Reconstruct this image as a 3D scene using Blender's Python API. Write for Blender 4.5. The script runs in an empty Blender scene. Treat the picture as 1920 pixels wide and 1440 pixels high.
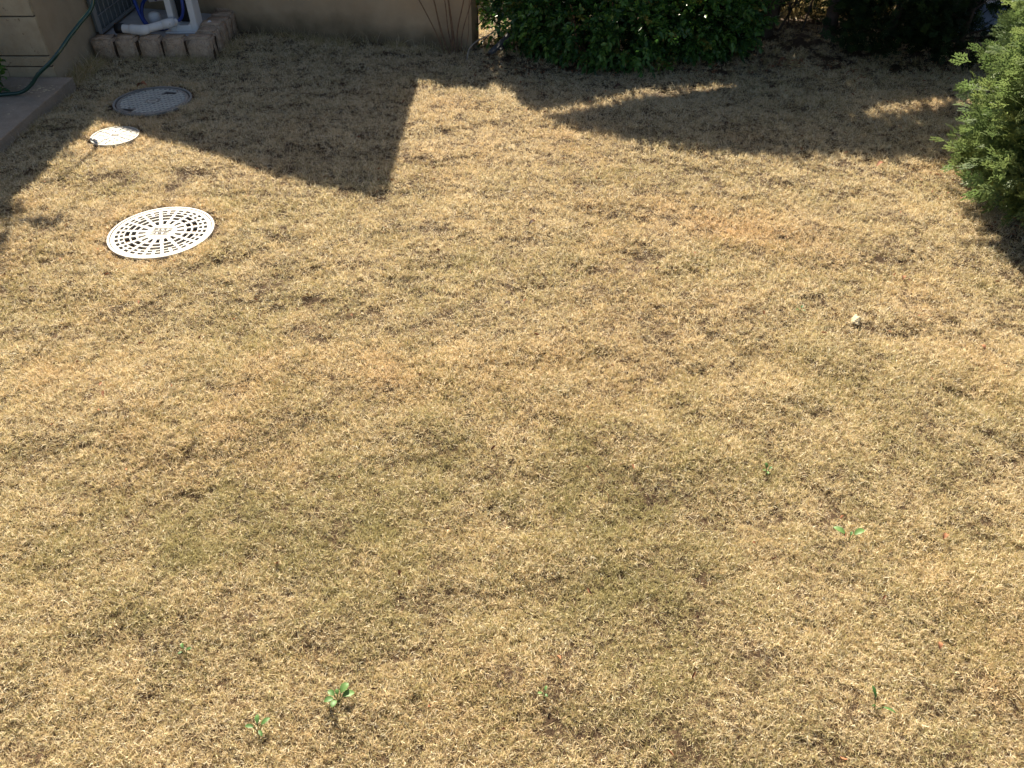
import bpy, bmesh, math, random
import numpy as np
from mathutils import Vector, Matrix
sc = bpy.context.scene
COL = sc.collection
rad = math.radians
# ------------------------------------------------------------------ camera, sky, sun, exposure
cam = bpy.data.objects.new('camera', bpy.data.cameras.new('camera'))
COL.objects.link(cam); sc.camera = cam
cam.location = (0, 0, 2.0); cam.rotation_euler = (rad(90 - 40.5), 0, 0)
cam.data.sensor_width = 36; cam.data.lens = 36 * 1500 / 1920
cam.data.clip_start = 0.05; cam.data.clip_end = 1000
EL = 38.0; AZ = 8.5; TAN = math.tan(rad(EL)); KY = math.cos(rad(AZ)) / TAN; KX = math.sin(rad(AZ)) / TAN   # ground shift of a shadow per metre of height
w = bpy.data.worlds.new('World'); sc.world = w; w.use_nodes = True
nt = w.node_tree; bg = nt.nodes['Background']
sky = nt.nodes.new('ShaderNodeTexSky'); sky.sky_type = 'NISHITA'; sky.sun_disc = False
sky.sun_elevation = rad(EL); sky.sun_rotation = rad(-AZ); sky.air_density = 0.75; sky.dust_density = 2.5; sky.ozone_density = 0.4
nt.links.new(sky.outputs[0], bg.inputs[0]); bg.inputs[1].default_value = 0.05
sl = bpy.data.lights.new('sun', 'SUN'); sl.energy = 5.0; sl.angle = rad(0.55); sl.color = (1.0, 0.905, 0.75)
sun = bpy.data.objects.new('sun', sl); COL.objects.link(sun)
sun.rotation_euler = Vector((KX, -KY, -1)).to_track_quat('-Z', 'Y').to_euler()
sc.view_settings.view_transform = 'Standard'; sc.view_settings.look = 'None'
sc.view_settings.exposure = 1.76; sc.view_settings.gamma = 1
sc.cycles.max_bounces = 6; sc.cycles.transparent_max_bounces = 8

# ------------------------------------------------------------------ helpers
rng = np.random.default_rng(7); random.seed(7)
def mat(name, color, rough=0.8, var=None, scale=8.0, bump=0.0, bscale=60.0, spec=0.3, trans=0.0, detail=6.0, speck=None, sp_scale=120.0, sp_lo=0.62, metal=0.0):
    m = bpy.data.materials.new(name); m.use_nodes = True
    n = m.node_tree.nodes; l = m.node_tree.links
    b = n['Principled BSDF']; b.inputs['Roughness'].default_value = rough
    b.inputs['Specular IOR Level'].default_value = spec; b.inputs['Metallic'].default_value = metal
    tc = n.new('ShaderNodeTexCoord'); out = None
    if var:
        no = n.new('ShaderNodeTexNoise'); no.inputs['Scale'].default_value = scale; no.inputs['Detail'].default_value = detail
        no.inputs['Roughness'].default_value = 0.65
        l.new(tc.outputs['Object'], no.inputs['Vector'])
        r = n.new('ShaderNodeValToRGB'); r.color_ramp.elements[0].position = 0.32; r.color_ramp.elements[1].position = 0.68
        r.color_ramp.elements[0].color = (*color, 1); r.color_ramp.elements[1].color = (*var, 1)
        l.new(no.outputs['Fac'], r.inputs['Fac']); out = r.outputs['Color']
    if speck:
        n2 = n.new('ShaderNodeTexNoise'); n2.inputs['Scale'].default_value = sp_scale; n2.inputs['Detail'].default_value = 3
        l.new(tc.outputs['Object'], n2.inputs['Vector'])
        r2 = n.new('ShaderNodeValToRGB'); r2.color_ramp.elements[0].position = sp_lo; r2.color_ramp.elements[1].position = sp_lo + 0.04
        l.new(n2.outputs['Fac'], r2.inputs['Fac'])
        mx = n.new('ShaderNodeMix'); mx.data_type = 'RGBA'
        l.new(r2.outputs['Color'], mx.inputs['Factor'])
        if out: l.new(out, mx.inputs['A'])
        else: mx.inputs['A'].default_value = (*color, 1)
        mx.inputs['B'].default_value = (*speck, 1); out = mx.outputs['Result']
    if out: l.new(out, b.inputs['Base Color'])
    else: b.inputs['Base Color'].default_value = (*color, 1)
    if bump:
        n3 = n.new('ShaderNodeTexNoise'); n3.inputs['Scale'].default_value = bscale; n3.inputs['Detail'].default_value = 8
        l.new(tc.outputs['Object'], n3.inputs['Vector'])
        bp = n.new('ShaderNodeBump'); bp.inputs['Strength'].default_value = bump; bp.inputs['Distance'].default_value = 0.01
        l.new(n3.outputs['Fac'], bp.inputs['Height']); l.new(bp.outputs['Normal'], b.inputs['Normal'])
    return m

def leaf_mat(name, c1, c2, rough=0.45, spec=0.4, trans=0.35, attr='tone', c3=None, patch=None):
    """foliage: colour from a per-leaf random tone, part of the light goes through the leaf"""
    m = bpy.data.materials.new(name); m.use_nodes = True
    n = m.node_tree.nodes; l = m.node_tree.links
    b = n['Principled BSDF']; b.inputs['Roughness'].default_value = rough; b.inputs['Specular IOR Level'].default_value = spec
    a = n.new('ShaderNodeAttribute'); a.attribute_name = attr
    r = n.new('ShaderNodeValToRGB'); r.color_ramp.elements[0].color = (*c1, 1); r.color_ramp.elements[1].color = (*c2, 1)
    r.color_ramp.elements[1].position = 0.8
    if c3:
        e = r.color_ramp.elements.new(0.97); e.color = (*c3, 1); r.color_ramp.elements[1].position = 0.0 if False else r.color_ramp.elements[1].position
    l.new(a.outputs['Fac'], r.inputs['Fac'])
    t = n.new('ShaderNodeBsdfTranslucent'); mx = n.new('ShaderNodeMixShader'); mx.inputs[0].default_value = trans
    l.new(r.outputs['Color'], b.inputs['Base Color']); l.new(r.outputs['Color'], t.inputs['Color'])
    l.new(b.outputs[0], mx.inputs[1]); l.new(t.outputs[0], mx.inputs[2])
    l.new(mx.outputs[0], n['Material Output'].inputs['Surface'])
    return m

def tag(o, label=None, cat=None, group=None, kind=None):
    if label: o['label'] = label
    if cat: o['category'] = cat
    if group: o['group'] = group
    if kind: o['kind'] = kind
    return o
def empty(name, loc=(0, 0, 0), label=None, cat=None, group=None):
    o = bpy.data.objects.new(name, None); COL.objects.link(o); o.location = loc; o.empty_display_size = 0.1
    return tag(o, label, cat, group)
def link_mesh(name, me, m, parent=None):
    o = bpy.data.objects.new(name, me); COL.objects.link(o)
    if m: me.materials.append(m)
    if parent:
        o.parent = parent
        o.location = -Vector(parent.location)      # part vertices are written in world coordinates
    return o
def from_bm(name, bm, m, parent=None, smooth=False):
    me = bpy.data.meshes.new(name); bm.normal_update(); bm.to_mesh(me); bm.free()
    if smooth: me.polygons.foreach_set('use_smooth', [True] * len(me.polygons))
    return link_mesh(name, me, m, parent)
def from_np(name, V, F, m, parent=None, attrs=None, smooth=False):
    """V (n,3), F (k,4) or (k,3)"""
    me = bpy.data.meshes.new(name); V = np.asarray(V, dtype=np.float32); F = np.asarray(F, dtype=np.int32)
    k, s = F.shape
    me.vertices.add(len(V)); me.vertices.foreach_set('co', V.ravel())
    me.loops.add(k * s); me.loops.foreach_set('vertex_index', F.ravel())
    me.polygons.add(k); me.polygons.foreach_set('loop_start', np.arange(0, k * s, s, dtype=np.int32))
    me.polygons.foreach_set('loop_total', np.full(k, s, dtype=np.int32))
    if smooth: me.polygons.foreach_set('use_smooth', np.ones(k, dtype=bool))
    me.update(calc_edges=True)
    for nm, arr in (attrs or {}).items():
        at = me.attributes.new(nm, 'FLOAT', 'POINT'); at.data.foreach_set('value', np.asarray(arr, dtype=np.float32))
    return link_mesh(name, me, m, parent)
def box(bm, x0, x1, y0, y1, z0, z1, bev=0.0, jit=0.0, rot=0.0, seg=2):
    c = Vector(((x0 + x1) / 2, (y0 + y1) / 2, (z0 + z1) / 2))
    g = bmesh.ops.create_cube(bm, size=1.0)
    vs = g['verts']
    for v in vs:
        v.co = Vector((v.co.x * (x1 - x0), v.co.y * (y1 - y0), v.co.z * (z1 - z0)))
        if jit: v.co += Vector((random.uniform(-jit, jit), random.uniform(-jit, jit), random.uniform(-jit, jit)))
    if rot: bmesh.ops.rotate(bm, verts=vs, cent=(0, 0, 0), matrix=Matrix.Rotation(rot, 3, 'Z'))
    for v in vs: v.co += c
    if bev:
        es = list({e for v in vs for e in v.link_edges})
        bmesh.ops.bevel(bm, geom=es, offset=bev, segments=seg, affect='EDGES', profile=0.5)
def smooth_path(pts, sub=8):
    P = [Vector(p) for p in pts]; out = []
    for i in range(len(P) - 1):
        p0 = P[max(i - 1, 0)]; p1 = P[i]; p2 = P[i + 1]; p3 = P[min(i + 2, len(P) - 1)]
        for s in range(sub):
            t = s / sub
            out.append(0.5 * ((2 * p1) + (-p0 + p2) * t + (2 * p0 - 5 * p1 + 4 * p2 - p3) * t * t + (-p0 + 3 * p1 - 3 * p2 + p3) * t ** 3))
    out.append(P[-1]); return out
def tube(bm, pts, r, n=10, sub=0, cap=True):
    """r: number or list of radii"""
    P = smooth_path(pts, sub) if sub else [Vector(p) for p in pts]
    R = r if isinstance(r, (list, tuple)) else [r] * 2
    rings = []; prev = None
    for i, p in enumerate(P):
        t = (P[min(i + 1, len(P) - 1)] - P[max(i - 1, 0)]).normalized()
        if prev is None:
            a = Vector((0, 0, 1)) if abs(t.z) < 0.9 else Vector((1, 0, 0)); u = t.cross(a).normalized()
        else:
            u = (prev - t * prev.dot(t)).normalized()
        prev = u; v = t.cross(u)
        f = i / max(len(P) - 1, 1) * (len(R) - 1); k = min(int(f), len(R) - 2); rr = R[k] + (R[k + 1] - R[k]) * (f - k)
        rings.append([bm.verts.new(p + (u * math.cos(2 * math.pi * j / n) + v * math.sin(2 * math.pi * j / n)) * rr) for j in range(n)])
    for a, b in zip(rings[:-1], rings[1:]):
        for j in range(n): bm.faces.new((a[j], a[(j + 1) % n], b[(j + 1) % n], b[j]))
    if cap:
        bm.faces.new(rings[0][::-1]); bm.faces.new(rings[-1])
# value noise for relief and for where the grass grows thicker
_N = np.random.default_rng(3).random((64, 64))
def vnoise(x, y, s):
    x = np.asarray(x) / s + 100.3; y = np.asarray(y) / s + 57.7
    xi = np.floor(x).astype(int); yi = np.floor(y).astype(int); fx = x - xi; fy = y - yi
    fx = fx * fx * (3 - 2 * fx); fy = fy * fy * (3 - 2 * fy)
    g = lambda a, b: _N[a % 64, b % 64]
    return (g(xi, yi) * (1 - fx) + g(xi + 1, yi) * fx) * (1 - fy) + (g(xi, yi + 1) * (1 - fx) + g(xi + 1, yi + 1) * fx) * fy
def relief(x, y):
    x = np.asarray(x, float); y = np.asarray(y, float); k = np.ones_like(x)
    for cx, cy, r in ((-1.738, 3.506, 0.253), (-2.37, 5.227, 0.248), (-2.405, 4.661, 0.140)):
        k = k * np.clip((np.hypot(x - cx, y - cy) - r) / .12, 0, 1)
    return k * relief0(x, y)
def relief0(x, y):
    return 0.020 * (vnoise(x, y, 0.55) - 0.5) + 0.030 * (vnoise(x * 0.7 + y * 0.2 + 9, y * 1.2 - x * .15, 0.16) - 0.5) + 0.012 * (vnoise(x + 4, y, 0.07) - 0.5)

# ------------------------------------------------------------------ where the sun reaches the lawn (what the plants behind it let through)
def lit_bound(x):
    return np.interp(x, [-9, -0.66, -0.64, -0.217, -0.08, 0.02, 0.14, 0.454, 0.75, 1.05, 1.66, 2.25, 2.48, 3.0, 9],
                     [9, 5.50, 5.47, 5.44, 5.24, 5.10, 5.00, 4.70, 4.53, 4.40, 4.34, 4.28, 4.19, 4.08, 3.9])
def in_sun(x, y):
    """True where a leaf throwing its shadow on (x, y) is missing from the plants"""
    e = 0.05 * (vnoise(x + 3, y, 0.10) - 0.5) + 0.20 * (vnoise(x, y + 8, 0.3) - 0.5) * (x > 0.3)
    m = y < lit_bound(x) + e
    s1 = (x > 0.10) & (x < 1.55) & (y > np.interp(x, [0.1, 0.9, 1.55], [4.93, 5.23, 5.46]) + e * .3) & (y < np.interp(x, [0.1, 0.9, 1.55], [5.05, 5.41, 5.60]) + e * .3)
    s2 = (x > 2.12) & (x < 3.3) & (y > np.interp(x, [2.1, 3.3], [4.90, 5.20]) + e * .3) & (y < np.interp(x, [2.1, 2.5, 3.3], [4.97, 5.16, 5.43]) + e * .3)
    return m | s1 | s2

# ------------------------------------------------------------------ materials
M_straw = None
M_soil = mat('soil', (0.032, 0.021, 0.013), 0.95, (0.085, 0.055, 0.032), 30, 0.8, 80, spec=0.1)
M_plaster = mat('plaster', (0.34, 0.265, 0.17), 0.9, (0.42, 0.335, 0.22), 5, 0.35, 160, spec=0.15)
M_wall = mat('wall_render', (0.34, 0.25, 0.15), 0.92, (0.46, 0.35, 0.22), 2.2, 0.3, 120, spec=0.1)
def base_stain(m, colour, top):
    """soil splashed up the foot of a wall, with a ragged upper edge"""
    n = m.node_tree.nodes; l = m.node_tree.links; b = n['Principled BSDF']; src = b.inputs['Base Color'].links[0].from_socket
    tc = n.new('ShaderNodeTexCoord'); sp = n.new('ShaderNodeSeparateXYZ'); l.new(tc.outputs['Object'], sp.inputs[0])
    no = n.new('ShaderNodeTexNoise'); no.inputs['Scale'].default_value = 5; no.inputs['Detail'].default_value = 8; l.new(tc.outputs['Object'], no.inputs['Vector'])
    ma = n.new('ShaderNodeMath'); ma.operation = 'MULTIPLY_ADD'; ma.inputs[1].default_value = -.34; l.new(no.outputs['Fac'], ma.inputs[0]); l.new(sp.outputs['Z'], ma.inputs[2])
    mr = n.new('ShaderNodeMapRange'); mr.inputs['From Min'].default_value = -.17; mr.inputs['From Max'].default_value = top - .17; mr.inputs['To Min'].default_value = .75; mr.inputs['To Max'].default_value = 0
    l.new(ma.outputs[0], mr.inputs['Value']); mx = n.new('ShaderNodeMix'); mx.data_type = 'RGBA'
    l.new(mr.outputs[0], mx.inputs['Factor']); l.new(src, mx.inputs['A']); mx.inputs['B'].default_value = (*colour, 1); l.new(mx.outputs['Result'], b.inputs['Base Color'])
base_stain(M_wall, (0.10, 0.075, 0.04), .16)
M_travertine = mat('travertine', (0.33, 0.255, 0.155), 0.75, (0.43, 0.35, 0.225), 9, 0.4, 60, spec=0.25, speck=(0.22, 0.16, 0.09), sp_scale=38, sp_lo=0.66)
M_groove = mat('groove', (0.10, 0.075, 0.045), 0.95)
M_granite = mat('dark_granite', (0.22, 0.175, 0.125), 0.85, (0.31, 0.25, 0.185), 14, 0.15, 150, spec=0.4, speck=(0.42, 0.40, 0.37), sp_scale=210, sp_lo=0.62)
M_block = mat('pink_granite', (0.36, 0.25, 0.165), 0.9, (0.54, 0.41, 0.28), 26, 1.0, 55, spec=0.2, speck=(0.16, 0.12, 0.10), sp_scale=150, sp_lo=0.60)
M_concrete = mat('concrete', (0.33, 0.32, 0.30), 0.9, (0.45, 0.44, 0.41), 9, 0.5, 90, spec=0.15)
M_white = mat('white_resin', (0.60, 0.585, 0.55), 0.5, (0.70, 0.685, 0.65), 6, 0.05, 40, spec=0.4, speck=(0.5, 0.46, 0.40), sp_scale=30, sp_lo=0.73)
M_cover = mat('cover_resin', (0.38, 0.355, 0.30), 0.55, (0.48, 0.455, 0.395), 7, 0.25, 120, spec=0.35, speck=(0.33, 0.28, 0.21), sp_scale=26, sp_lo=0.64)
M_iron = mat('grey_cast_cover', (0.16, 0.155, 0.14), 0.65, (0.28, 0.27, 0.24), 11, 0.5, 100, spec=0.4, speck=(0.20, 0.15, 0.10), sp_scale=25, sp_lo=0.66)
M_iron_rib = mat('grey_cover_rib', (0.46, 0.44, 0.38), 0.55, (0.56, 0.54, 0.47), 16, 0.2, 100, spec=0.4)
M_hole = mat('pit_dark', (0.05, 0.05, 0.045), 0.9)
M_pitwall = mat('pit_grey', (0.07, 0.068, 0.06), 0.95)
M_letter = mat('letter', (0.17, 0.15, 0.13), 0.7)
M_black = mat('black_plastic', (0.012, 0.012, 0.013), 0.5)
M_blue = mat('blue_hose', (0.012, 0.035, 0.20), 0.4, spec=0.5)
M_hose = mat('green_hose', (0.008, 0.040, 0.030), 0.3, spec=0.6)
M_bark = mat('bark', (0.055, 0.04, 0.03), 0.95, (0.13, 0.10, 0.075), 30, 1.0, 40, spec=0.1)
M_stem = mat('brown_stem', (0.12, 0.07, 0.04), 0.8, (0.24, 0.15, 0.09), 30, 0.3, 60)
M_deadtwig = mat('grey_twig', (0.22, 0.18, 0.14), 0.9, (0.35, 0.30, 0.24), 30, 0.3, 60)
M_board = mat('weathered_board', (0.05, 0.05, 0.05), 0.9, (0.10, 0.10, 0.10), 12, 0.4, 60)
M_fence = mat('dark_metal', (0.02, 0.02, 0.02), 0.5, spec=0.4)
M_bluegrey = mat('blue_grey_panel', (0.20, 0.24, 0.32), 0.6, (0.25, 0.29, 0.37), 3, 0.1, 60)
M_road = mat('pale_road', (0.40, 0.38, 0.35), 0.9, (0.55, 0.52, 0.47), 3, 0.4, 50)
M_glass = mat('dull_glass', (0.10, 0.12, 0.12), 0.25, (0.16, 0.18, 0.17), 8, 0.0, spec=0.5)
M_mesh = mat('grey_wire', (0.22, 0.22, 0.21), 0.5, spec=0.4)
M_stone = mat('pale_stone', (0.40, 0.33, 0.20), 0.9, (0.50, 0.42, 0.28), 50, 0.7, 150, spec=0.1)
M_deadleaf = mat('dead_leaf', (0.17, 0.07, 0.03), 0.8, (0.30, 0.13, 0.06), 60)
M_darkleaf = mat('dark_leaf', (0.03, 0.015, 0.01), 0.8, (0.07, 0.035, 0.02), 60)
M_sunfleck = mat('pale_sunfleck', (0.55, 0.46, 0.30), 0.9)
M_roof = mat('shed_roof', (0.16, 0.15, 0.15), 0.7, (0.22, 0.2, 0.2), 5, 0.2, 60)
M_weed = leaf_mat('weed_leaf', (0.035, 0.095, 0.02), (0.12, 0.22, 0.06), 0.5, 0.3, 0.25)
M_hedge = leaf_mat('glossy_leaf', (0.02, 0.07, 0.015), (0.13, 0.27, 0.05), 0.42, 0.5, 0.35, c3=(0.20, 0.20, 0.04))
M_canopy = leaf_mat('canopy_leaf', (0.03, 0.07, 0.02), (0.06, 0.11, 0.03), 0.5, 0.3, 0.12)
M_thuja = leaf_mat('thuja_spray', (0.055, 0.11, 0.035), (0.21, 0.265, 0.09), 0.55, 0.35, 0.42, c3=(0.55, 0.46, 0.20))
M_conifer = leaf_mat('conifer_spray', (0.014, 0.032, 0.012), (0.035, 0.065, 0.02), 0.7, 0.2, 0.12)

# ------------------------------------------------------------------ ground
xs = np.concatenate([[-220, -80, -30, -12, -6.5], np.arange(-5.0, 5.01, 0.04), [6.5, 12, 30, 80, 220]])
ys = np.concatenate([[-220, -60, -15, -3, -0.5], np.arange(0.2, 8.01, 0.04), [9, 12, 20, 60, 220]])
XX, YY = np.meshgrid(xs, ys)
inside = (np.abs(XX) < 5.0) & (YY > 0.2) & (YY < 6.9)
ZZ = np.where(inside, relief(XX, YY) - 0.012, -0.012)
nx = len(xs); ny = len(ys)
V = np.stack([XX.ravel(), YY.ravel(), ZZ.ravel()], 1)
ii = (np.arange(ny - 1)[:, None] * nx + np.arange(nx - 1)[None, :]).ravel()
F = np.stack([ii, ii + 1, ii + 1 + nx, ii + nx], 1)
tag(from_np('ground', V, F, M_soil, smooth=True), kind='structure')

# ------------------------------------------------------------------ the lawn
def straw_material():
    m = bpy.data.materials.new('dry_grass'); m.use_nodes = True
    n = m.node_tree.nodes; l = m.node_tree.links
    b = n['Principled BSDF']; b.inputs['Roughness'].default_value = 0.55; b.inputs['Specular IOR Level'].default_value = 0.35
    a = n.new('ShaderNodeAttribute'); a.attribute_name = 'tone'
    g = n.new('ShaderNodeAttribute'); g.attribute_name = 'green'; g.attribute_type = 'INSTANCER'
    o = n.new('ShaderNodeAttribute'); o.attribute_name = 'rust'; o.attribute_type = 'INSTANCER'
    r = n.new('ShaderNodeValToRGB'); cr = r.color_ramp
    cols = [(0.0, (0.11, 0.065, 0.035)), (0.22, (0.30, 0.20, 0.095)), (0.5, (0.60, 0.455, 0.245)), (0.8, (0.86, 0.725, 0.46)), (1.0, (0.92, 0.85, 0.64))]
    cr.elements[0].color = (*cols[0][1], 1); cr.elements[1].color = (*cols[-1][1], 1)
    for p, c in cols[1:-1]:
        e = cr.elements.new(p); e.color = (*c, 1)
    l.new(a.outputs['Fac'], r.inputs['Fac'])
    # green: the share of blades still green grows with the instance's value
    gt = n.new('ShaderNodeAttribute'); gt.attribute_name = 'gtone'
    lt = n.new('ShaderNodeMath'); lt.operation = 'LESS_THAN'
    l.new(gt.outputs['Fac'], lt.inputs[0]); l.new(g.outputs['Fac'], lt.inputs[1])
    sc_ = n.new('ShaderNodeMath'); sc_.operation = 'MULTIPLY'; sc_.inputs[1].default_value = 0.8
    l.new(lt.outputs[0], sc_.inputs[0])
    rg = n.new('ShaderNodeValToRGB'); rg.color_ramp.elements[0].color = (0.10, 0.10, 0.03, 1); rg.color_ramp.elements[1].color = (0.46, 0.41, 0.16, 1)
    l.new(a.outputs['Fac'], rg.inputs['Fac'])
    mx = n.new('ShaderNodeMix'); mx.data_type = 'RGBA'
    l.new(sc_.outputs[0], mx.inputs['Factor']); l.new(r.outputs['Color'], mx.inputs['A']); l.new(rg.outputs['Color'], mx.inputs['B'])
    m2 = n.new('ShaderNodeMix'); m2.data_type = 'RGBA'; m2.blend_type = 'MULTIPLY'
    l.new(o.outputs['Fac'], m2.inputs['Factor']); l.new(mx.outputs['Result'], m2.inputs['A']); m2.inputs['B'].default_value = (1.0, 0.72, 0.50, 1)
    t = n.new('ShaderNodeBsdfTranslucent'); ms = n.new('ShaderNodeMixShader'); ms.inputs[0].default_value = 0.28
    l.new(m2.outputs['Result'], b.inputs['Base Color']); l.new(m2.outputs['Result'], t.inputs['Color'])
    l.new(b.outputs[0], ms.inputs[1]); l.new(t.outputs[0], ms.inputs[2])
    l.new(ms.outputs[0], n['Material Output'].inputs['Surface'])
    return m
M_straw = straw_material()

def tuft_mesh(seed, nb=120, R=0.055, lmin=0.010, lmax=0.028, wmin=0.0008, wmax=0.0017, up=0.35):
    g = np.random.default_rng(seed)
    rr = R * np.sqrt(g.random(nb)); th = g.random(nb) * 2 * np.pi
    # blades grow in small shoots with gaps between them
    ns = max(4, nb // 7); sh = g.integers(0, ns, nb); off = g.normal(0, .0035, (nb, 2))
    base = np.stack([rr[sh] * np.cos(th[sh]) + off[:, 0], rr[sh] * np.sin(th[sh]) + off[:, 1], g.uniform(-0.004, 0.004, nb)], 1)
    az = np.where(g.random(nb) < .6, np.arctan2(off[:, 1], off[:, 0]) + g.normal(0, .5, nb), g.random(nb) * 2 * np.pi)
    el = np.radians(np.clip(g.normal(52 if up else 20, 26, nb), 2, 88)); low = g.random(nb) > up + .12; el = np.where(low, np.radians(g.uniform(-2, 30, nb)), el)
    L = g.uniform(lmin, lmax, nb) * np.where(g.random(nb) < 0.08, 1.45, 1)
    W = g.uniform(wmin, wmax, nb)
    seg = 4
    pos = base.copy(); pts = [pos.copy()]
    curlz = g.normal(-0.10, 0.15, nb); curla = g.normal(0, 0.17, nb)
    dirs = []
    for s in range(seg):
        d = np.stack([np.cos(el) * np.cos(az), np.cos(el) * np.sin(az), np.sin(el)], 1); dirs.append(d)
        pos = pos + d * (L / seg)[:, None]; pos[:, 2] = np.maximum(pos[:, 2], -0.003)
        pts.append(pos.copy()); el = el + curlz; az = az + curla
    dirs.append(dirs[-1])
    ta = g.random(nb) * np.pi
    V = []; wid = [1.0, 1.0, 0.85, 0.6, 0.12]
    for k in range(seg + 1):
        d = dirs[k]; side = np.stack([-d[:, 1], d[:, 0], np.zeros(nb)], 1)
        side /= np.linalg.norm(side, axis=1)[:, None] + 1e-6
        upv = np.cross(side, d)
        s_ = side * np.cos(ta)[:, None] + upv * np.sin(ta)[:, None]
        V.append(pts[k] - s_ * (W * wid[k] / 2)[:, None]); V.append(pts[k] + s_ * (W * wid[k] / 2)[:, None])
    V = np.stack(V, 1)                     # nb, 2*(seg+1), 3
    nv = 2 * (seg + 1)
    F = []
    for k in range(seg): F.append([2 * k, 2 * k + 1, 2 * k + 3, 2 * k + 2])
    F = (np.array(F)[None] + (np.arange(nb) * nv)[:, None, None]).reshape(-1, 4)
    tone = np.clip(g.beta(1.7, 0.8, nb) * np.where(low, g.uniform(.40, 1.0, nb), 1.0), 0, 1); gt = g.random(nb)   # old thatch lies low and is browner
    me = bpy.data.meshes.new('grass_tuft')
    V = V.reshape(-1, 3).astype(np.float32)
    me.vertices.add(len(V)); me.vertices.foreach_set('co', V.ravel())
    me.loops.add(F.size); me.loops.foreach_set('vertex_index', F.ravel().astype(np.int32))
    me.polygons.add(len(F)); me.polygons.foreach_set('loop_start', np.arange(0, F.size, 4, dtype=np.int32)); me.polygons.foreach_set('loop_total', np.full(len(F), 4, dtype=np.int32))
    me.update(calc_edges=True)
    for nm, arr in (('tone', tone), ('gtone', gt)):
        at = me.attributes.new(nm, 'FLOAT', 'POINT'); at.data.foreach_set('value', np.repeat(arr, nv).astype(np.float32))
    me.materials.append(M_straw)
    return me
tufts = bpy.data.collections.new('grass_tufts')          # only a source of tufts for the lawn
NT = 8
for k in range(NT):
    up = [0.50, 0.35, 0.55, 0.25, 0.42, 0.3, 0.6, 0.2][k]
    o = bpy.data.objects.new('grass_tuft_%d' % k, tuft_mesh(20 + k, up=up)); tufts.objects.link(o)
for k in range(2):                                       # small close tufts that follow an edge
    o = bpy.data.objects.new('grass_tuft_8%d' % k, tuft_mesh(80 + k, nb=42, R=0.028, lmin=0.010, lmax=0.026, up=0.4)); tufts.objects.link(o)
for k in range(2):                                       # taller uncut grass beside the walls
    o = bpy.data.objects.new('grass_tuft_9%d' % k, tuft_mesh(60 + k, nb=60, R=0.05, lmin=0.04, lmax=0.11, up=0.9)); tufts.objects.link(o)

COVERS = [(-1.738, 3.506, 0.253), (-2.37, 5.227, 0.248), (-2.405, 4.661, 0.140)]
def allowed(x, y):
    ok = np.ones(len(x), bool)
    for cx, cy, r in COVERS: ok &= (x - cx) ** 2 + (y - cy) ** 2 > (r + 0.055) ** 2
    ok &= ~((x < -2.97) & (y < 5.48)); ok &= ~((x < -3.10))
    ok &= ~((x < -2.15) & (y > 6.02))
    ok &= ~((x < -0.28) & (y > 6.17 - 0.257 * (x + 0.3) - .02))
    return ok
def scatter(x0, x1, y0, y1, dens):
    h = dens ** -.5; gx, gy = np.meshgrid(np.arange(x0, x1, h), np.arange(y0, y1, h))      # jittered, so that no hole opens by chance
    return (gx + rng.uniform(-.15, 1.15, gx.shape) * h).ravel(), (gy + rng.uniform(-.15, 1.15, gx.shape) * h).ravel()
parts = []
for (y0, y1, hw0, dens) in ((0.45, 1.6, 2.0, 1900), (1.6, 2.6, 2.4, 1350), (2.6, 3.8, 3.0, 760), (3.8, 5.2, 3.9, 560), (5.2, 6.9, 4.6, 480)):
    parts.append(scatter(-hw0, hw0, y0, y1, dens))
px = np.concatenate([p[0] for p in parts]); py = np.concatenate([p[1] for p in parts])
# clumps: fewer tufts in the bare hollows
hol = vnoise(px * 0.8 + py * 0.25 + 2, py * 1.3 - px * 0.2, 0.13) * 0.35 + vnoise(px + 40, py, 0.06) * 0.65
keep = allowed(px, py) & (rng.random(len(px)) < np.clip((hol - 0.20) * 3.8, np.where(py > 4.2, .95, .72), 1))
keep &= (rng.random(len(px)) < np.where((py > 5.75) & (px > -.2), 0.35, 1.0))
px, py, hol = px[keep], py[keep], hol[keep]
n0 = len(px)
scl = (0.78 + 0.55 * hol) * rng.uniform(0.8, 1.2, n0) * np.interp(py, [.9, 3.0], [.66, .95])
idx = rng.integers(0, NT, n0)
green = 0.10 + 0.55 * np.clip(vnoise(px + 11, py + 5, 0.5) * 0.55 + vnoise(px, py + 31, 0.17) * 0.45 - 0.30, 0, 1) \
    + 0.20 * np.exp(-((px + 0.25) / 1.0) ** 2 - ((py - 1.75) / 0.50) ** 2) * (0.5 + vnoise(px, py, .25)) + 0.14 * np.interp(py, [1.4, 3.2], [1, 0]) + 0.14 * np.exp(-((px + 1.1) / .45) ** 2 - ((py - 1.5) / .35) ** 2)
green *= np.where(py > 4.3, 0.55, 1.0) * (0.15 + 1.0 * vnoise(px + 7, py * 1.3, 0.10) + .8 * vnoise(px + 3, py, 0.045))
rust = 0.30 * np.clip(vnoise(px + 21, py + 13, 0.45) - 0.55, 0, 1) * 2 * (vnoise(px, py, 0.12))
rust += 0.30 * (.5 + vnoise(px, py, .07)) * np.exp(-((px - 1.15) / 0.30) ** 2 - ((py - 3.55) / 0.22) ** 2) + 0.2 * np.exp(-((px + 2.55) / .35) ** 2 - ((py - 3.2) / .3) ** 2)
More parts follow.
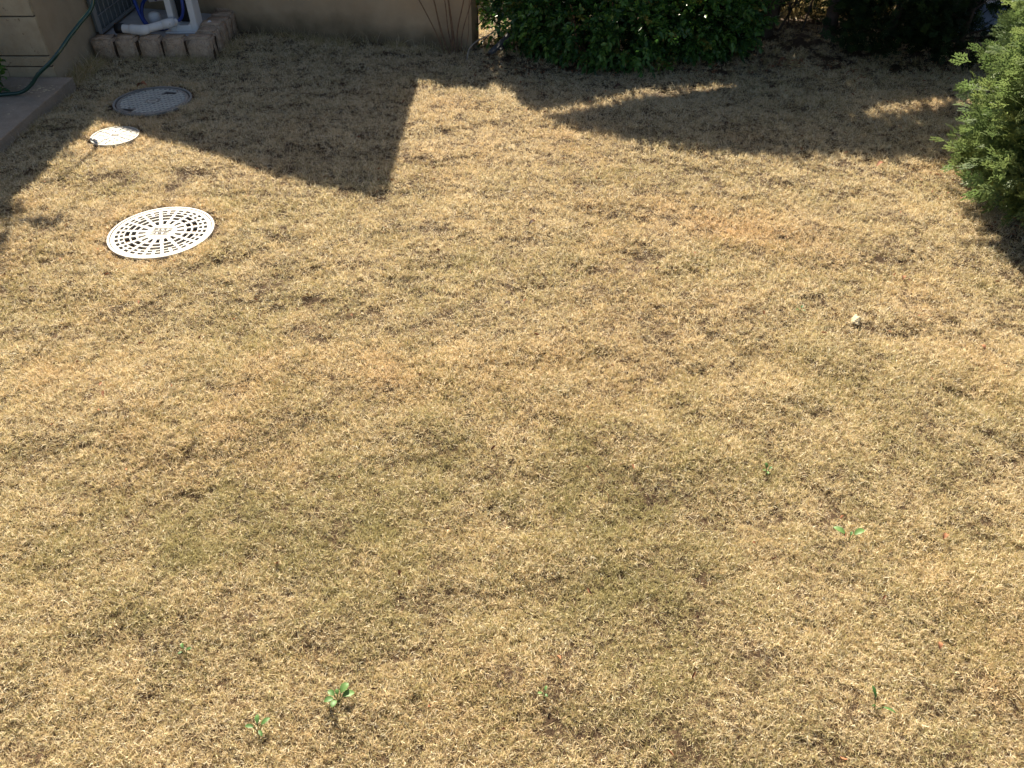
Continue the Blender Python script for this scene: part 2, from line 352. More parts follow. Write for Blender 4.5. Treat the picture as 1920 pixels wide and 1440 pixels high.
# taller, greener grass along the walls, kerb and step
ex, ey, ei, es = [], [], [], []
def edge(xa, ya, xb, yb, n, wd, s=(0.5, 1.0)):
    for _ in range(n):
        t = random.random(); ex.append(xa + (xb - xa) * t + random.gauss(0, wd)); ey.append(ya + (yb - ya) * t + random.gauss(0, wd))
        ei.append(NT + 2 + random.randint(0, 1)); es.append(random.uniform(*s))
edge(-3.03, 5.5, -3.04, 6.0, 42, 0.035, (0.7, 1.3)); edge(-2.95, 4.2, -2.95, 5.4, 26, 0.02, (0.35, 0.7))
edge(-3.0, 6.0, -2.2, 5.99, 26, 0.02, (0.4, 0.8)); edge(-2.11, 6.05, -2.11, 6.6, 20, 0.03, (0.4, 0.9))
edge(-2.05, 6.60, -0.35, 6.17, 70, 0.05, (0.5, 1.0)); edge(-0.3, 6.1, 1.9, 5.75, 50, 0.12, (0.3, 0.8))
edge(1.6, 5.9, 3.2, 5.7, 60, 0.18, (0.3, 0.8))
ex, ey, ei, es = map(np.array, (ex, ey, ei, es))
px = np.concatenate([px, ex]); py = np.concatenate([py, ey]); idx = np.concatenate([idx, ei]); scl = np.concatenate([scl, es])
green = np.concatenate([green, np.full(len(ex), 0.62)]); rust = np.concatenate([rust, np.full(len(ex), 0.2)])
for cx, cy, cr in COVERS:
    k = int(2 * math.pi * (cr + .06) * .12 * 1500); a = rng.random(k) * 2 * np.pi; q = cr + rng.uniform(.018, .125, k) + .010 * (vnoise(a * 3, a * 0 + cx, .5) - .5)
    qx = cx + q * np.cos(a); qy = cy + q * np.sin(a); ok = ~(qx < -2.97)
    k = int(ok.sum()); px = np.concatenate([px, qx[ok]]); py = np.concatenate([py, qy[ok]]); idx = np.concatenate([idx, NT + rng.integers(0, 2, k)])
    scl = np.concatenate([scl, rng.uniform(.7, 1.2, k)]); green = np.concatenate([green, np.full(k, .2)]); rust = np.concatenate([rust, rng.uniform(0, .5, k)])
pz = relief(px, py) - 0.010
n0 = len(px)
me = bpy.data.meshes.new('lawn_grass'); me.vertices.add(n0); me.vertices.foreach_set('co', np.stack([px, py, pz], 1).astype(np.float32).ravel())
def vattr(nm, ty, key, arr):
    at = me.attributes.new(nm, ty, 'POINT'); at.data.foreach_set(key, arr)
vattr('rot', 'FLOAT_VECTOR', 'vector', np.stack([rng.normal(0, .10, n0), rng.normal(0, .10, n0), rng.uniform(0, 6.283, n0)], 1).astype(np.float32).ravel())
vattr('scl', 'FLOAT', 'value', scl.astype(np.float32)); vattr('pick', 'INT', 'value', idx.astype(np.int32))
vattr('green', 'FLOAT', 'value', green.astype(np.float32)); vattr('rust', 'FLOAT', 'value', np.clip(rust, 0, 1).astype(np.float32))
lawn = bpy.data.objects.new('lawn_grass', me); COL.objects.link(lawn); me.materials.append(M_straw)
tag(lawn, 'short dormant straw coloured lawn grass with a few green blades', 'grass', kind='stuff')
ng = bpy.data.node_groups.new('scatter_grass', 'GeometryNodeTree')
ng.interface.new_socket('Geometry', in_out='INPUT', socket_type='NodeSocketGeometry'); ng.interface.new_socket('Geometry', in_out='OUTPUT', socket_type='NodeSocketGeometry')
gi = ng.nodes.new('NodeGroupInput'); go = ng.nodes.new('NodeGroupOutput')
ip = ng.nodes.new('GeometryNodeInstanceOnPoints'); ci = ng.nodes.new('GeometryNodeCollectionInfo')
ci.inputs['Collection'].default_value = tufts; ci.inputs['Separate Children'].default_value = True; ci.inputs['Reset Children'].default_value = True
def na(nm, ty):
    a = ng.nodes.new('GeometryNodeInputNamedAttribute'); a.data_type = ty; a.inputs['Name'].default_value = nm; return a.outputs['Attribute']
ng.links.new(gi.outputs[0], ip.inputs['Points']); ng.links.new(ci.outputs[0], ip.inputs['Instance'])
ip.inputs['Pick Instance'].default_value = True; ng.links.new(na('pick', 'INT'), ip.inputs['Instance Index'])
e2r = ng.nodes.new('FunctionNodeEulerToRotation'); ng.links.new(na('rot', 'FLOAT_VECTOR'), e2r.inputs[0]); ng.links.new(e2r.outputs[0], ip.inputs['Rotation'])
ng.links.new(na('scl', 'FLOAT'), ip.inputs['Scale']); ng.links.new(ip.outputs[0], go.inputs[0])
md = lawn.modifiers.new('grass', 'NODES'); md.node_group = ng

# ------------------------------------------------------------------ drain covers
def prism_cell(bm, cx, cy, r0, r1, a0, a1, zt, zb, da=0.08):
    n = max(1, int(math.ceil((a1 - a0) / da)))
    top = []; bot = []
    for i in range(n + 1):
        a = a0 + (a1 - a0) * i / n; c, s = math.cos(a), math.sin(a)
        top.append((bm.verts.new((cx + r0 * c, cy + r0 * s, zt)), bm.verts.new((cx + r1 * c, cy + r1 * s, zt))))
        bot.append((bm.verts.new((cx + r0 * c, cy + r0 * s, zb)), bm.verts.new((cx + r1 * c, cy + r1 * s, zb))))
    for i in range(n):
        bm.faces.new((top[i][0], top[i][1], top[i + 1][1], top[i + 1][0]))
        bm.faces.new((top[i][1], bot[i][1], bot[i + 1][1], top[i + 1][1]))
        if r0 > 0: bm.faces.new((top[i + 1][0], bot[i + 1][0], bot[i][0], top[i][0]))
    if a1 - a0 < 6.28:
        bm.faces.new((top[0][0], bot[0][0], bot[0][1], top[0][1])); bm.faces.new((top[n][1], bot[n][1], bot[n][0], top[n][0]))
TAU = 2 * math.pi
def disc(bm, cx, cy, r, z, n=64):
    vs = [bm.verts.new((cx + r * math.cos(TAU * i / n), cy + r * math.sin(TAU * i / n), z)) for i in range(n)]; bm.faces.new(vs)
def bar2(bm, cx, cy, x0, y0, x1, y1, w, z0, z1):
    d = Vector((x1 - x0, y1 - y0)); L = d.length; d.normalize(); p = Vector((-d.y, d.x)) * w / 2
    c = [(x0 + p.x, y0 + p.y), (x0 - p.x, y0 - p.y), (x1 - p.x, y1 - p.y), (x1 + p.x, y1 + p.y)]
    t = [bm.verts.new((cx + a, cy + b, z1)) for a, b in c]; o = [bm.verts.new((cx + a, cy + b, z0)) for a, b in c]
    bm.faces.new(t)
    for i in range(4): bm.faces.new((t[i], o[i], o[(i + 1) % 4], t[(i + 1) % 4]))
ZC = -0.001
# large white slotted cover
cx, cy, R = COVERS[0]
t = empty('drain_cover', (cx, cy, 0), 'large white slotted round drain cover in the sunlit lawn', 'drain cover', 'round pit covers in the lawn')
bm = bmesh.new(); prism_cell(bm, cx, cy, R * 0.955, R, 0, TAU, ZC + 0.002, -0.03); from_bm('rim', bm, M_cover, t)
bm = bmesh.new(); rot0 = rad(8)
solid = [(0.0, 0.275), (0.262, 0.295), (0.435, 0.475), (0.565, 0.595), (0.685, 0.708), (0.772, 0.800), (0.864, 0.940)]
for a, b in solid[1:]: prism_cell(bm, cx, cy, R * a, R * b, 0, TAU, ZC, ZC - 0.010)
prism_cell(bm, cx, cy, 0.0005, R * 0.262, 0, TAU, ZC, ZC - .02)
for (a, b, n, fr) in ((0.295, 0.435, 16, 0.48), (0.475, 0.565, 16, 0.72), (0.595, 0.685, 16, 0.75), (0.708, 0.772, 32, 0.62), (0.800, 0.864, 32, 0.64)):
    st = TAU / n
    for i in range(n):
        c = rot0 + st * i + (0 if n == 16 else st / 2); h = st * (1 - fr) / 2
        c += st / 2
        prism_cell(bm, cx, cy, R * a, R * b, c - h, c + h, ZC, ZC - 0.010)
from_bm('slotted_lid', bm, M_cover, t)
bm = bmesh.new(); disc(bm, cx, cy, R * 0.262 + .0055, ZC - .004, 48); disc(bm, cx, cy, R * .957, ZC - 0.10, 64)
from_bm('pit_floor', bm, M_pitwall, t)
bm = bmesh.new(); zl0, zl1 = ZC - .001, ZC + 0.0015
def glyph_row(bm, cx, cy, x0, x1, yc, h, n, seed, w=.0016):
    g = random.Random(seed)
    for (a, b, c, d) in ((x0, yc - h, x1, yc - h), (x0, yc + h, x1, yc + h), (x0, yc - h, x0, yc + h), (x1, yc - h, x1, yc + h)):
        bar2(bm, cx, cy, a, b, c, d, w, zl0, zl1)
    st = (x1 - x0) / n
    for i in range(n):
        a = x0 + st * i + st * .18; b = x0 + st * (i + 1) - st * .18; hh = h * .62
        for k in range(4):
            if g.random() < .55: yy = yc + g.uniform(-hh, hh); bar2(bm, cx, cy, a, yy, b, yy, w * .8, zl0, zl1 + .0004 * (k + 1))
            else: xx = g.uniform(a, b); bar2(bm, cx, cy, xx, yc - hh, xx, yc + hh, w * .8, zl0, zl1 + .0004 * (k + 1))
glyph_row(bm, cx, cy, -.042, .046, .020, .012, 4, 3); glyph_row(bm, cx, cy, -.046, .038, -.014, .014, 3, 5)
prism_cell(bm, cx, cy, R * 0.235, R * .242, 0, TAU, ZC + .0012, ZC - .001)
from_bm('lettering', bm, M_letter, t)
# grey diamond-ribbed cover
cx, cy, R = COVERS[1]
t = empty('manhole_cover', (cx, cy, 0), 'worn grey round manhole cover with diamond ribs and two slots, in shade', 'manhole cover', 'round pit covers in the lawn')
bm = bmesh.new(); prism_cell(bm, cx, cy, R * 0.945, R, 0, TAU, ZC, -0.03); from_bm('rim', bm, M_iron, t)
bm = bmesh.new(); ZI = ZC - .004
slots = [(0.07, 0.135, 0.037, 0.016), (-0.11, -0.155, 0.037, 0.016)]
disc(bm, cx, cy, R * 0.915, ZI - .004, 72)
prism_cell(bm, cx, cy, R * .83, R * .90, 0, TAU, ZI, ZI - .02); prism_cell(bm, cx, cy, 0.0005, R * .19, 0, TAU, ZI - .001, ZI - .02)
from_bm('lid', bm, M_iron, t)
bm = bmesh.new(); ang1, ang2 = rad(62), rad(-12)
for ang in (ang1, ang2):
    d = Vector((math.cos(ang), math.sin(ang))); p = Vector((-d.y, d.x))
    for k in range(-7, 8):
        off = k * 0.030; h = R * .82
        if abs(off) > h: continue
        L = math.sqrt(h * h - off * off); rc = R * .20
        segs = [(-L, L)] if abs(off) > rc else [(-L, -math.sqrt(rc * rc - off * off)), (math.sqrt(rc * rc - off * off), L)]
        for a, b in segs:
            # leave the two hand slots free
            m_ = int(max(2, (b - a) / .006)); run = []
            for q in range(m_ + 1):
                s = a + (b - a) * q / m_; P_ = p * off + d * s
                free = all(not (abs(P_.x - sx) < sw + .010 and abs(P_.y - sy) < sh + .010) for sx, sy, sw, sh in slots)
                if free: run.append(P_)
                if (not free or q == m_) and len(run) > 1:
                    bar2(bm, cx, cy, run[0].x, run[0].y, run[-1].x, run[-1].y, .005, ZI - .004, ZI + (.002 if ang == ang1 else .0012)); run = []
                elif not free: run = []
prism_cell(bm, cx, cy, R * .10, R * .12, 0, TAU, ZI + .002, ZI - .002)
from_bm('diamond_ribs', bm, M_iron_rib, t)
for sx, sy, sw, sh in slots:
    bm = bmesh.new(); box(bm, cx + sx - sw, cx + sx + sw, cy + sy - sh, cy + sy + sh, ZI - .01, ZI - .0028, rot=rad(-12)); s_ = from_bm('hand_slot', bm, M_black, t)
# small white cover
cx, cy, R = COVERS[2]
t = empty('inspection_cover', (cx, cy, 0), 'small white round inspection cover with ring pattern at the shadow edge', 'drain cover', 'round pit covers in the lawn')
bm = bmesh.new(); prism_cell(bm, cx, cy, R * 0.93, R, 0, TAU, ZC, -0.03); from_bm('rim', bm, M_cover, t)
bm = bmesh.new(); disc(bm, cx, cy, R * .925, ZC - .005, 64)
prism_cell(bm, cx, cy, .0005, R * .26, 0, TAU, ZC - .001, ZC - .008)
for (a, b, n) in ((.29, .47, 8), (.50, .66, 12), (.69, .88, 16)):
    st = TAU / n; g_ = .008 / (R * (a + b) / 2)
    for i in range(n): prism_cell(bm, cx, cy, R * a, R * b, st * i + g_ / 2 + a, st * (i + 1) - g_ / 2 + a, ZC - .001, ZC - .008)
from_bm('patterned_lid', bm, M_cover, t)
bm = bmesh.new(); glyph_row(bm, cx, cy, -.022, .022, .006, .007, 3, 9, .0014)
for v in bm.verts: v.co.z -= .0005
from_bm('lettering', bm, M_letter, t)

# ------------------------------------------------------------------ house corner on the left
h = empty('house', (-4.0, 6.3, 0), 'beige rendered house corner with grooved stone facing on its front', 'house')
bm = bmesh.new(); box(bm, -5.6, -3.10, 5.515, 9.2, -0.05, 2.4); from_bm('rendered_wall', bm, M_plaster, h)
bm = bmesh.new(); box(bm, -6.0, -3.085, 5.48, 9.5, 2.4, 2.5); from_bm('eaves', bm, M_roof, h)
bm = bmesh.new()
zs = [-0.02, 0.046, 0.124, 0.194, 0.443, 0.69, 0.94, 1.19, 1.44, 1.69, 1.94, 2.19, 2.38]
for i in range(len(zs) - 1):
    x = -5.58 + (0.31 if i % 2 else 0)
    x0 = -5.6
    while x0 < -3.1:
        x1 = min(x + 0.62, -3.094)
        box(bm, x0 + .001, x1 - .0015, 5.488 + random.uniform(0, .003), 5.513, zs[i] + .005, zs[i + 1] - .004, .0025)
        x0 = x1; x = x1
        if x1 >= -3.095: break
from_bm('stone_facing', bm, M_travertine, h)
bm = bmesh.new(); box(bm, -5.6, -3.104, 5.505, 5.514, -.04, 2.37); from_bm('facing_joint', bm, M_groove, h)
# grey mesh / glazing against the side wall inside the kerb
t = empty('mesh_panel', (-3.05, 6.6, 0.1), 'grey gridded mesh panel standing against the side wall behind the pipes', 'panel')
bm = bmesh.new()
box(bm, -3.060, -3.035, 6.20, 6.215, 0.12, 1.2); box(bm, -3.060, -3.035, 6.93, 6.945, 0.12, 1.2); box(bm, -3.058, -3.037, 6.215, 6.93, 0.12, 0.135); box(bm, -3.058, -3.037, 6.215, 6.93, 1.18, 1.195)
from_bm('frame', bm, M_mesh, t)
bm = bmesh.new()
for k in range(1, 9): box(bm, -3.050, -3.045, 6.215 + k * .08 - .0025, 6.215 + k * .08 + .0025, .135, 1.18)
for k in range(1, 10): box(bm, -3.0445, -3.040, 6.215, 6.93, .135 + k * .105 - .003, .135 + k * .105 + .003)
from_bm('wire_grid', bm, M_mesh, t)
bm = bmesh.new(); box(bm, -3.085, -3.065, 6.216, 6.929, .13, 1.19); from_bm('backing_pane', bm, M_glass, t)

# step
bm = bmesh.new(); box(bm, -4.6, -2.975, 2.4, 5.470, -0.05, 0.062, .006)
bmesh.ops.subdivide_edges(bm, edges=bm.edges[:], cuts=1)
tag(from_bm('porch_step', bm, M_granite), 'dark grey granite step slab beside the house corner', 'step')
bm = bmesh.new()  # flat pale scraps standing in for dapples of sunlight on the step
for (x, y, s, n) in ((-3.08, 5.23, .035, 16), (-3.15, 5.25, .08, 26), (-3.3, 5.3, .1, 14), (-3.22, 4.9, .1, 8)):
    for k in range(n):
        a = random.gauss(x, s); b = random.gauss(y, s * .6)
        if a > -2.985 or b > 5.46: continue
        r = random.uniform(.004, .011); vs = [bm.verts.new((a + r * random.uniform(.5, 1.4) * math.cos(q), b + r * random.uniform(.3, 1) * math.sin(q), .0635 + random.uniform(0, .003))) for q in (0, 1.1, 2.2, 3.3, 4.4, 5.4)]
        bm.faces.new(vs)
tag(from_bm('sun_flecks', bm, M_sunfleck), 'pale flecks painted as dappled sunlight over the granite step', 'leaf litter', kind='stuff')

# granite block kerb
t = empty('block_kerb', (-2.6, 6.1, 0), 'low kerb of rough pinkish granite blocks around the pipe corner', 'kerb')
def block(x0, x1, y0, y1, zt):
    bm = bmesh.new(); box(bm, x0, x1, y0, y1, -.04, zt, 0, .007, random.uniform(-.03, .03))
    bmesh.ops.bevel(bm, geom=bm.edges[:], offset=.012, segments=2, affect='EDGES')
    bmesh.ops.subdivide_edges(bm, edges=bm.edges[:], cuts=2, use_grid_fill=True)
    for v in bm.verts: v.co += Vector((random.uniform(-1, 1), random.uniform(-1, 1), random.uniform(-1, 1))) * .0028
    from_bm('granite_block', bm, M_block, t, True)
xk = [-3.075, -2.905, -2.735, -2.560, -2.385, -2.185]
for i in range(5): block(xk[i] + .008, xk[i + 1] - .010, 6.045 + random.uniform(-.01, .01), 6.165, .135 + random.uniform(-.008, .008))
yk = [6.185, 6.315, 6.45, 6.59, 6.72, 6.86, 7.0]
for i in range(6): block(-2.36 + random.uniform(-.006, .006) + (.0 if i else 0), -2.19 + random.uniform(-.008, .008), yk[i] + .005, yk[i + 1] - .005, .140 + random.uniform(-.006, .012))
bm = bmesh.new(); box(bm, -3.062, -2.195, 6.06, 6.17, -.03, .105); box(bm, -2.345, -2.2, 6.172, 6.99, -.03, .108); from_bm('mortar', bm, M_soil, t)
bm = bmesh.new(); box(bm, -3.06, -2.372, 6.172, 7.2, -.03, .098)
tag(from_bm('concrete_pad', bm, M_concrete), 'grey concrete pad inside the granite block kerb', 'pad')

# white post with dark recess
t = empty('utility_post', (-2.46, 6.36, .1), 'white moulded post with a tall black rounded opening on the pad', 'post')
bm = bmesh.new()
box(bm, -2.565, -2.518, 6.30, 6.44, .098, 1.1, .008); box(bm, -2.405, -2.358, 6.30, 6.44, .098, 1.1, .008)
box(bm, -2.519, -2.404, 6.302, 6.438, .098, .150, .004)
for sx, cxn in ((1, -2.5185), (-1, -2.4045)):
    pr = [(0, 0), (0.03, 0), (0.018, .006), (0.008, .014), (0.002, .028), (0, .034)]
    f = [bm.verts.new((cxn + sx * a, 6.306, .149 + b)) for a, b in pr]; g = [bm.verts.new((cxn + sx * a, 6.43, .149 + b)) for a, b in pr]
    bm.faces.new(f); bm.faces.new(g[::-1])
    for i in range(6): bm.faces.new((f[i], g[i], g[(i + 1) % 6], f[(i + 1) % 6]))
box(bm, -2.60, -2.33, 6.27, 6.48, .0985, .112, .005)
from_bm('casing', bm, M_white, t)
bm = bmesh.new(); box(bm, -2.517, -2.406, 6.39, 6.437, .151, 1.09); from_bm('black_recess', bm, M_black, t)
bm = bmesh.new(); tube(bm, [(-2.30, 6.40, .10), (-2.30, 6.40, .135), (-2.31, 6.40, .15)], [.038, .036, .018], 14); tag(from_bm('pipe_cap', bm, M_white, None, True), 'small white round cap on the pad right of the post', 'pipe cap')

# white drain pipe
t = empty('drain_pipe', (-2.7, 6.16, .15), 'white plastic pipe with elbow lying on the granite blocks', 'pipe')
bm = bmesh.new(); tube(bm, [(-2.905, 6.16, .172), (-2.85, 6.155, .171)], .036, 20); from_bm('black_end_cap', bm, M_black, t, True)
bm = bmesh.new(); tube(bm, [(-2.85, 6.154, .171), (-2.735, 6.135, .168)], .030, 20, cap=False)
tube(bm, [(-2.79, 6.146, .170), (-2.735, 6.135, .168), (-2.695, 6.135, .168), (-2.668, 6.15, .169)], [.034, .035, .036, .030], 20, 4)
tube(bm, [(-2.70, 6.135, .168), (-2.53, 6.25, .185)], .029, 20); tube(bm, [(-2.585, 6.214, .180), (-2.51, 6.265, .187)], .033, 20)
tube(bm, [(-2.512, 6.263, .187), (-2.49, 6.278, .190)], .021, 16)
from_bm('pipe_body', bm, M_white, t, True)
# blue hoses
def hose(name, pts, r, m, label, cat, group=None):
    bm = bmesh.new(); tube(bm, pts, r, 10, 8); return tag(from_bm(name, bm, m, None, True), label, cat, group)
hose('blue_hose', [(-2.86, 6.45, .95), (-2.84, 6.42, .5), (-2.80, 6.36, .28), (-2.745, 6.30, .165), (-2.70, 6.30, .14), (-2.66, 6.36, .12)], .012, M_blue, 'straight blue hose dropping down in front of the mesh panel', 'hose', 'blue hoses')
hose('blue_hose', [(-2.497, 6.272, .190), (-2.47, 6.285, .197), (-2.44, 6.285, .235), (-2.425, 6.29, .30), (-2.43, 6.32, .45), (-2.45, 6.34, .8)], .011, M_blue, 'blue hose rising from the pipe end across the black opening', 'hose', 'blue hoses')
hose('blue_hose', [(-2.66, 6.42, .30), (-2.72, 6.44, .31), (-2.79, 6.46, .26), (-2.80, 6.42, .18), (-2.74, 6.36, .13), (-2.66, 6.34, .115), (-2.60, 6.34, .12)], .012, M_blue, 'looped blue hose curling behind the white pipe', 'hose', 'blue hoses')
bm = bmesh.new(); tube(bm, [(-2.71, 6.42, .09), (-2.71, 6.42, .17), (-2.71, 6.42, .20), (-2.71, 6.42, .213)], [.048, .048, .042, .02], 18)
tag(from_bm('standpipe_cap', bm, M_white, None, True), 'pale domed standpipe cap behind the white pipe', 'pipe cap')
bm = bmesh.new(); tube(bm, [(-2.73, 6.45, .30), (-2.60, 6.47, .31)], .026, 16); tube(bm, [(-2.60, 6.47, .31), (-2.57, 6.49, .33)], .030, 16)
tag(from_bm('joint_pipe', bm, M_white, None, True), 'short off white pipe joint behind the blue loop', 'pipe')
# garden hose hanging over the step
hose('garden_hose', [(-3.10, 5.60, 1.12), (-2.86, 5.50, 1.16), (-2.66, 5.38, .98), (-2.58, 5.31, .72), (-2.598, 5.30, .57), (-2.684, 5.22, .475), (-2.74, 5.17, .42), (-2.80, 5.12, .355), (-2.88, 5.10, .285), (-2.98, 5.10, .215), (-3.07, 5.12, .135), (-3.16, 5.13, .085), (-3.28, 5.12, .075), (-3.45, 5.05, .075), (-3.6, 4.9, .075)], .0115, M_hose, 'dark green garden hose sagging from the wall down onto the step', 'hose')

# ------------------------------------------------------------------ back wall and an unseen shed added behind it to shade the lawn
def wallY(x): return 6.24 - 0.257 * (x + 0.30)
bm = bmesh.new()
a = Vector((-0.30, wallY(-.30))); b = Vector((-3.09, wallY(-3.09))); nrm = Vector((0.2489, 0.9685)) * .15
for z0, z1, o in ((-.05, .62, 0), (.62, .65, .012)):
    q = [a - nrm.normalized() * o, b - nrm.normalized() * o, b + nrm * 1 + nrm.normalized() * o, a + nrm + nrm.normalized() * o]
    lo = [bm.verts.new((p.x, p.y, z0)) for p in q]; hi = [bm.verts.new((p.x, p.y, z1)) for p in q]
    bm.faces.new(lo); bm.faces.new(hi[::-1])
    for i in range(4): bm.faces.new((lo[i], hi[i], hi[(i + 1) % 4], lo[(i + 1) % 4]))
tag(from_bm('boundary_wall', bm, M_wall), 'low tan rendered garden wall along the back of the lawn', 'wall')
t = empty('shadow_shed', (-2.3, 7.9, 0), 'unseen lean-to shed behind the garden wall, roof shaped to cast the lawn shadow', 'shed')
YS = 7.27
def on_shadow_shed(x, y): z = (YS - y) / KY; return (x - z * KX, z)
prof = [(-4.9, .95)] + [on_shadow_shed(x, y) for x, y in ((-2.884, 5.064), (-2.27, 4.69), (-1.068, 3.99), (-.76, 3.885), (-.655, 3.892))]  # roof outline worked back from the shadow edge wanted on the lawn
foot = on_shadow_shed(-.64, 5.50)
bm = bmesh.new()
pr2 = prof + [(prof[-1][0] + .01, prof[-1][1] - .07)] + [(x, z - .075) for x, z in prof[-2::-1]]
f = [bm.verts.new((x, YS, z)) for x, z in pr2]; g = [bm.verts.new((x, 9.3, z)) for x, z in pr2]
bm.faces.new(f); bm.faces.new(g[::-1]); n = len(pr2)
for i in range(n): bm.faces.new((f[i], g[i], g[(i + 1) % n], f[(i + 1) % n]))
from_bm('roof', bm, M_roof, t)
bm = bmesh.new(); pw = [(-4.8, -.05), (foot[0] + .02, -.05), (foot[0], foot[1])] + [(prof[-1][0] + .008, prof[-1][1] - .08)] + [(x, z - .085) for x, z in prof[-2:0:-1]] + [(-4.8, .88)]
f = [bm.verts.new((x, YS + .004, z)) for x, z in pw]; g = [bm.verts.new((x, 9.2, z)) for x, z in pw]
bm.faces.new(f); bm.faces.new(g[::-1]); n = len(pw)
for i in range(n): bm.faces.new((f[i], g[i], g[(i + 1) % n], f[(i + 1) % n]))
from_bm('shed_wall', bm, M_plaster, t)

# ------------------------------------------------------------------ foliage builders
def frames(D, N0):
    D = D / (np.linalg.norm(D, axis=1)[:, None] + 1e-9)
    S = np.cross(D, N0); S /= np.linalg.norm(S, axis=1)[:, None] + 1e-9
    return D, S, np.cross(S, D)
def leaves(P, D, N0, L, W, fold=0.25, droop=0.15):
    """oval leaves, two folded halves of two quads each"""
    D, S, N = frames(D, N0); n = len(P)
    L = np.broadcast_to(L, n)[:, None]; W = np.broadcast_to(W, n)[:, None]
    pts = [P, P + D * L * .30 + S * W * .42 + N * W * fold * .6, P + D * L * .68 + S * W * .44 + N * W * fold * .6 - N * L * droop * .4, P + D * L - N * L * droop,
           P + D * L * .68 - S * W * .44 + N * W * fold * .6 - N * L * droop * .4, P + D * L * .30 - S * W * .42 + N * W * fold * .6]
    V = np.stack(pts, 1).reshape(-1, 3)
    F = (np.array([[0, 1, 2, 3], [0, 3, 4, 5]])[None] + (np.arange(n) * 6)[:, None, None]).reshape(-1, 4)
    return V, F, 6
def rand_dir(n, g, zb=0.0):
    v = g.normal(size=(n, 3)); v[:, 2] += zb; return v / np.linalg.norm(v, axis=1)[:, None]
def sun_ground(P): return P[:, 0] + P[:, 2] * KX, P[:, 1] - P[:, 2] * KY
def shade_filter(P, g, p=0.985):
    x, y = sun_ground(P); return ~(in_sun(x, y) & (g.random(len(P)) < p))

def broad_shrub(name, label, cat, blobs, nsprig, seed, m, group=None, leafL=.043, zmin=.015, base=None, lim=None):
    g = np.random.default_rng(seed)
    base = base or blobs[0][0]
    t = empty(name, (base[0], base[1], 0), label, cat, group)
    # sprigs near the surface of overlapping blobs
    O = []; Dd = []
    wts = np.array([b[1][0] * b[1][1] + b[1][1] * b[1][2] + b[1][0] * b[1][2] for b in blobs]); wts /= wts.sum()
    for (c, r), wt in zip(blobs, wts):
        k = int(nsprig * wt); d = rand_dir(k, g); rr = np.power(g.random(k), .28)[:, None] * g.uniform(.82, 1.10, k)[:, None]
        O.append(np.array(c) + d * rr * np.array(r)); Dd.append(d / np.array(r))
    O = np.concatenate(O); Dd = np.concatenate(Dd); Dd /= np.linalg.norm(Dd, axis=1)[:, None]
    Dd = Dd + rand_dir(len(O), g) * .75; Dd[:, 2] -= .15; Dd /= np.linalg.norm(Dd, axis=1)[:, None]
    # uneven outline with gaps
    nz = vnoise(O[:, 0] + seed, O[:, 2] * 1.4 + O[:, 1], .13)
    k = (O[:, 2] > zmin) & (nz > .34); O, Dd = O[k], Dd[k]
    NL = 9
    P = []; D = []; Ls = []; tn = []
    side = np.cross(Dd, rand_dir(len(O), g)); side /= np.linalg.norm(side, axis=1)[:, None]
    tone = g.beta(1.1, 1.7, len(O)); yel = g.random(len(O)) < .035
    SL = g.uniform(.07, .14, len(O))
    for j in range(NL):
        f = (j + .3) / NL; s = 1 if j % 2 else -1
        p = O + Dd * (SL * f)[:, None]; d = side * s * (1 - f * .6) + Dd * (.35 + f) + rand_dir(len(O), g) * .25
        P.append(p); D.append(d); Ls.append(leafL * g.uniform(.65, 1.1, len(O))); tn.append(np.where(yel, .99, np.clip(tone * .78 + g.uniform(-.1, .1, len(O)), 0, .8)))
    P = np.concatenate(P); D = np.concatenate(D); Ls = np.concatenate(Ls); tn = np.concatenate(tn)
    k = shade_filter(P, g) & (P[:, 2] > .006); 
    if lim is not None: k &= lim(P)
    P, D, Ls, tn = P[k], D[k], Ls[k], tn[k]
    N0 = rand_dir(len(P), g, 1.6)
    V, F, nv = leaves(P, D, N0, Ls, Ls * .58)
    from_np('foliage', V, F, m, t, {'tone': np.repeat(tn, nv)}, True)
    # twigs
    bm = bmesh.new(); gr = random.Random(seed)
    for k in range(14):
        c, r = gr.choice(blobs); x0 = base[0] + gr.uniform(-.10, .10) * 1.5; y0 = base[1] + gr.uniform(-.1, .1)
        e = Vector((c[0] + gr.uniform(-1, 1) * r[0] * .7, c[1] + gr.uniform(-1, 1) * r[1] * .7, c[2] + gr.uniform(-.2, .8) * r[2]))
        mid = (Vector((x0, y0, 0)) + e) / 2 + Vector((gr.uniform(-.05, .05), gr.uniform(-.05, .05), .08))
        tube(bm, [(x0, y0, -.03), mid, e], [.011, .007, .003], 6, 4)
    from_bm('branches', bm, M_stem, t)
    return t
# broadleaf hedge at the back
broad_shrub('broadleaf_shrub', 'glossy dark green broadleaf shrub spilling over the shaded back edge of the lawn', 'shrub',
            [((.62, 6.08, .32), (.62, .42, .42)), ((.85, 5.92, .22), (.45, .30, .30)), ((.25, 6.25, .30), (.36, .35, .36)), ((.9, 6.3, .85), (.7, .45, .45)), ((-.02, 6.42, .32), (.25, .24, .38)), ((-.02, 6.7, .6), (.28, .25, .5))], 6200, 11, M_hedge, 'shrubs along the back')
broad_shrub('broadleaf_shrub', 'right hand glossy broadleaf shrub left of the dark tree trunks', 'shrub',
            [((1.42, 6.18, .32), (.42, .34, .36)), ((1.50, 6.3, .75), (.48, .40, .42)), ((1.25, 6.1, .2), (.3, .25, .22))], 3400, 12, M_hedge, 'shrubs along the back')
# tree by the step, off to the left, that throws the leafy shadow
def shadow_poly_sample(n, g, f):
    return f(n, g)

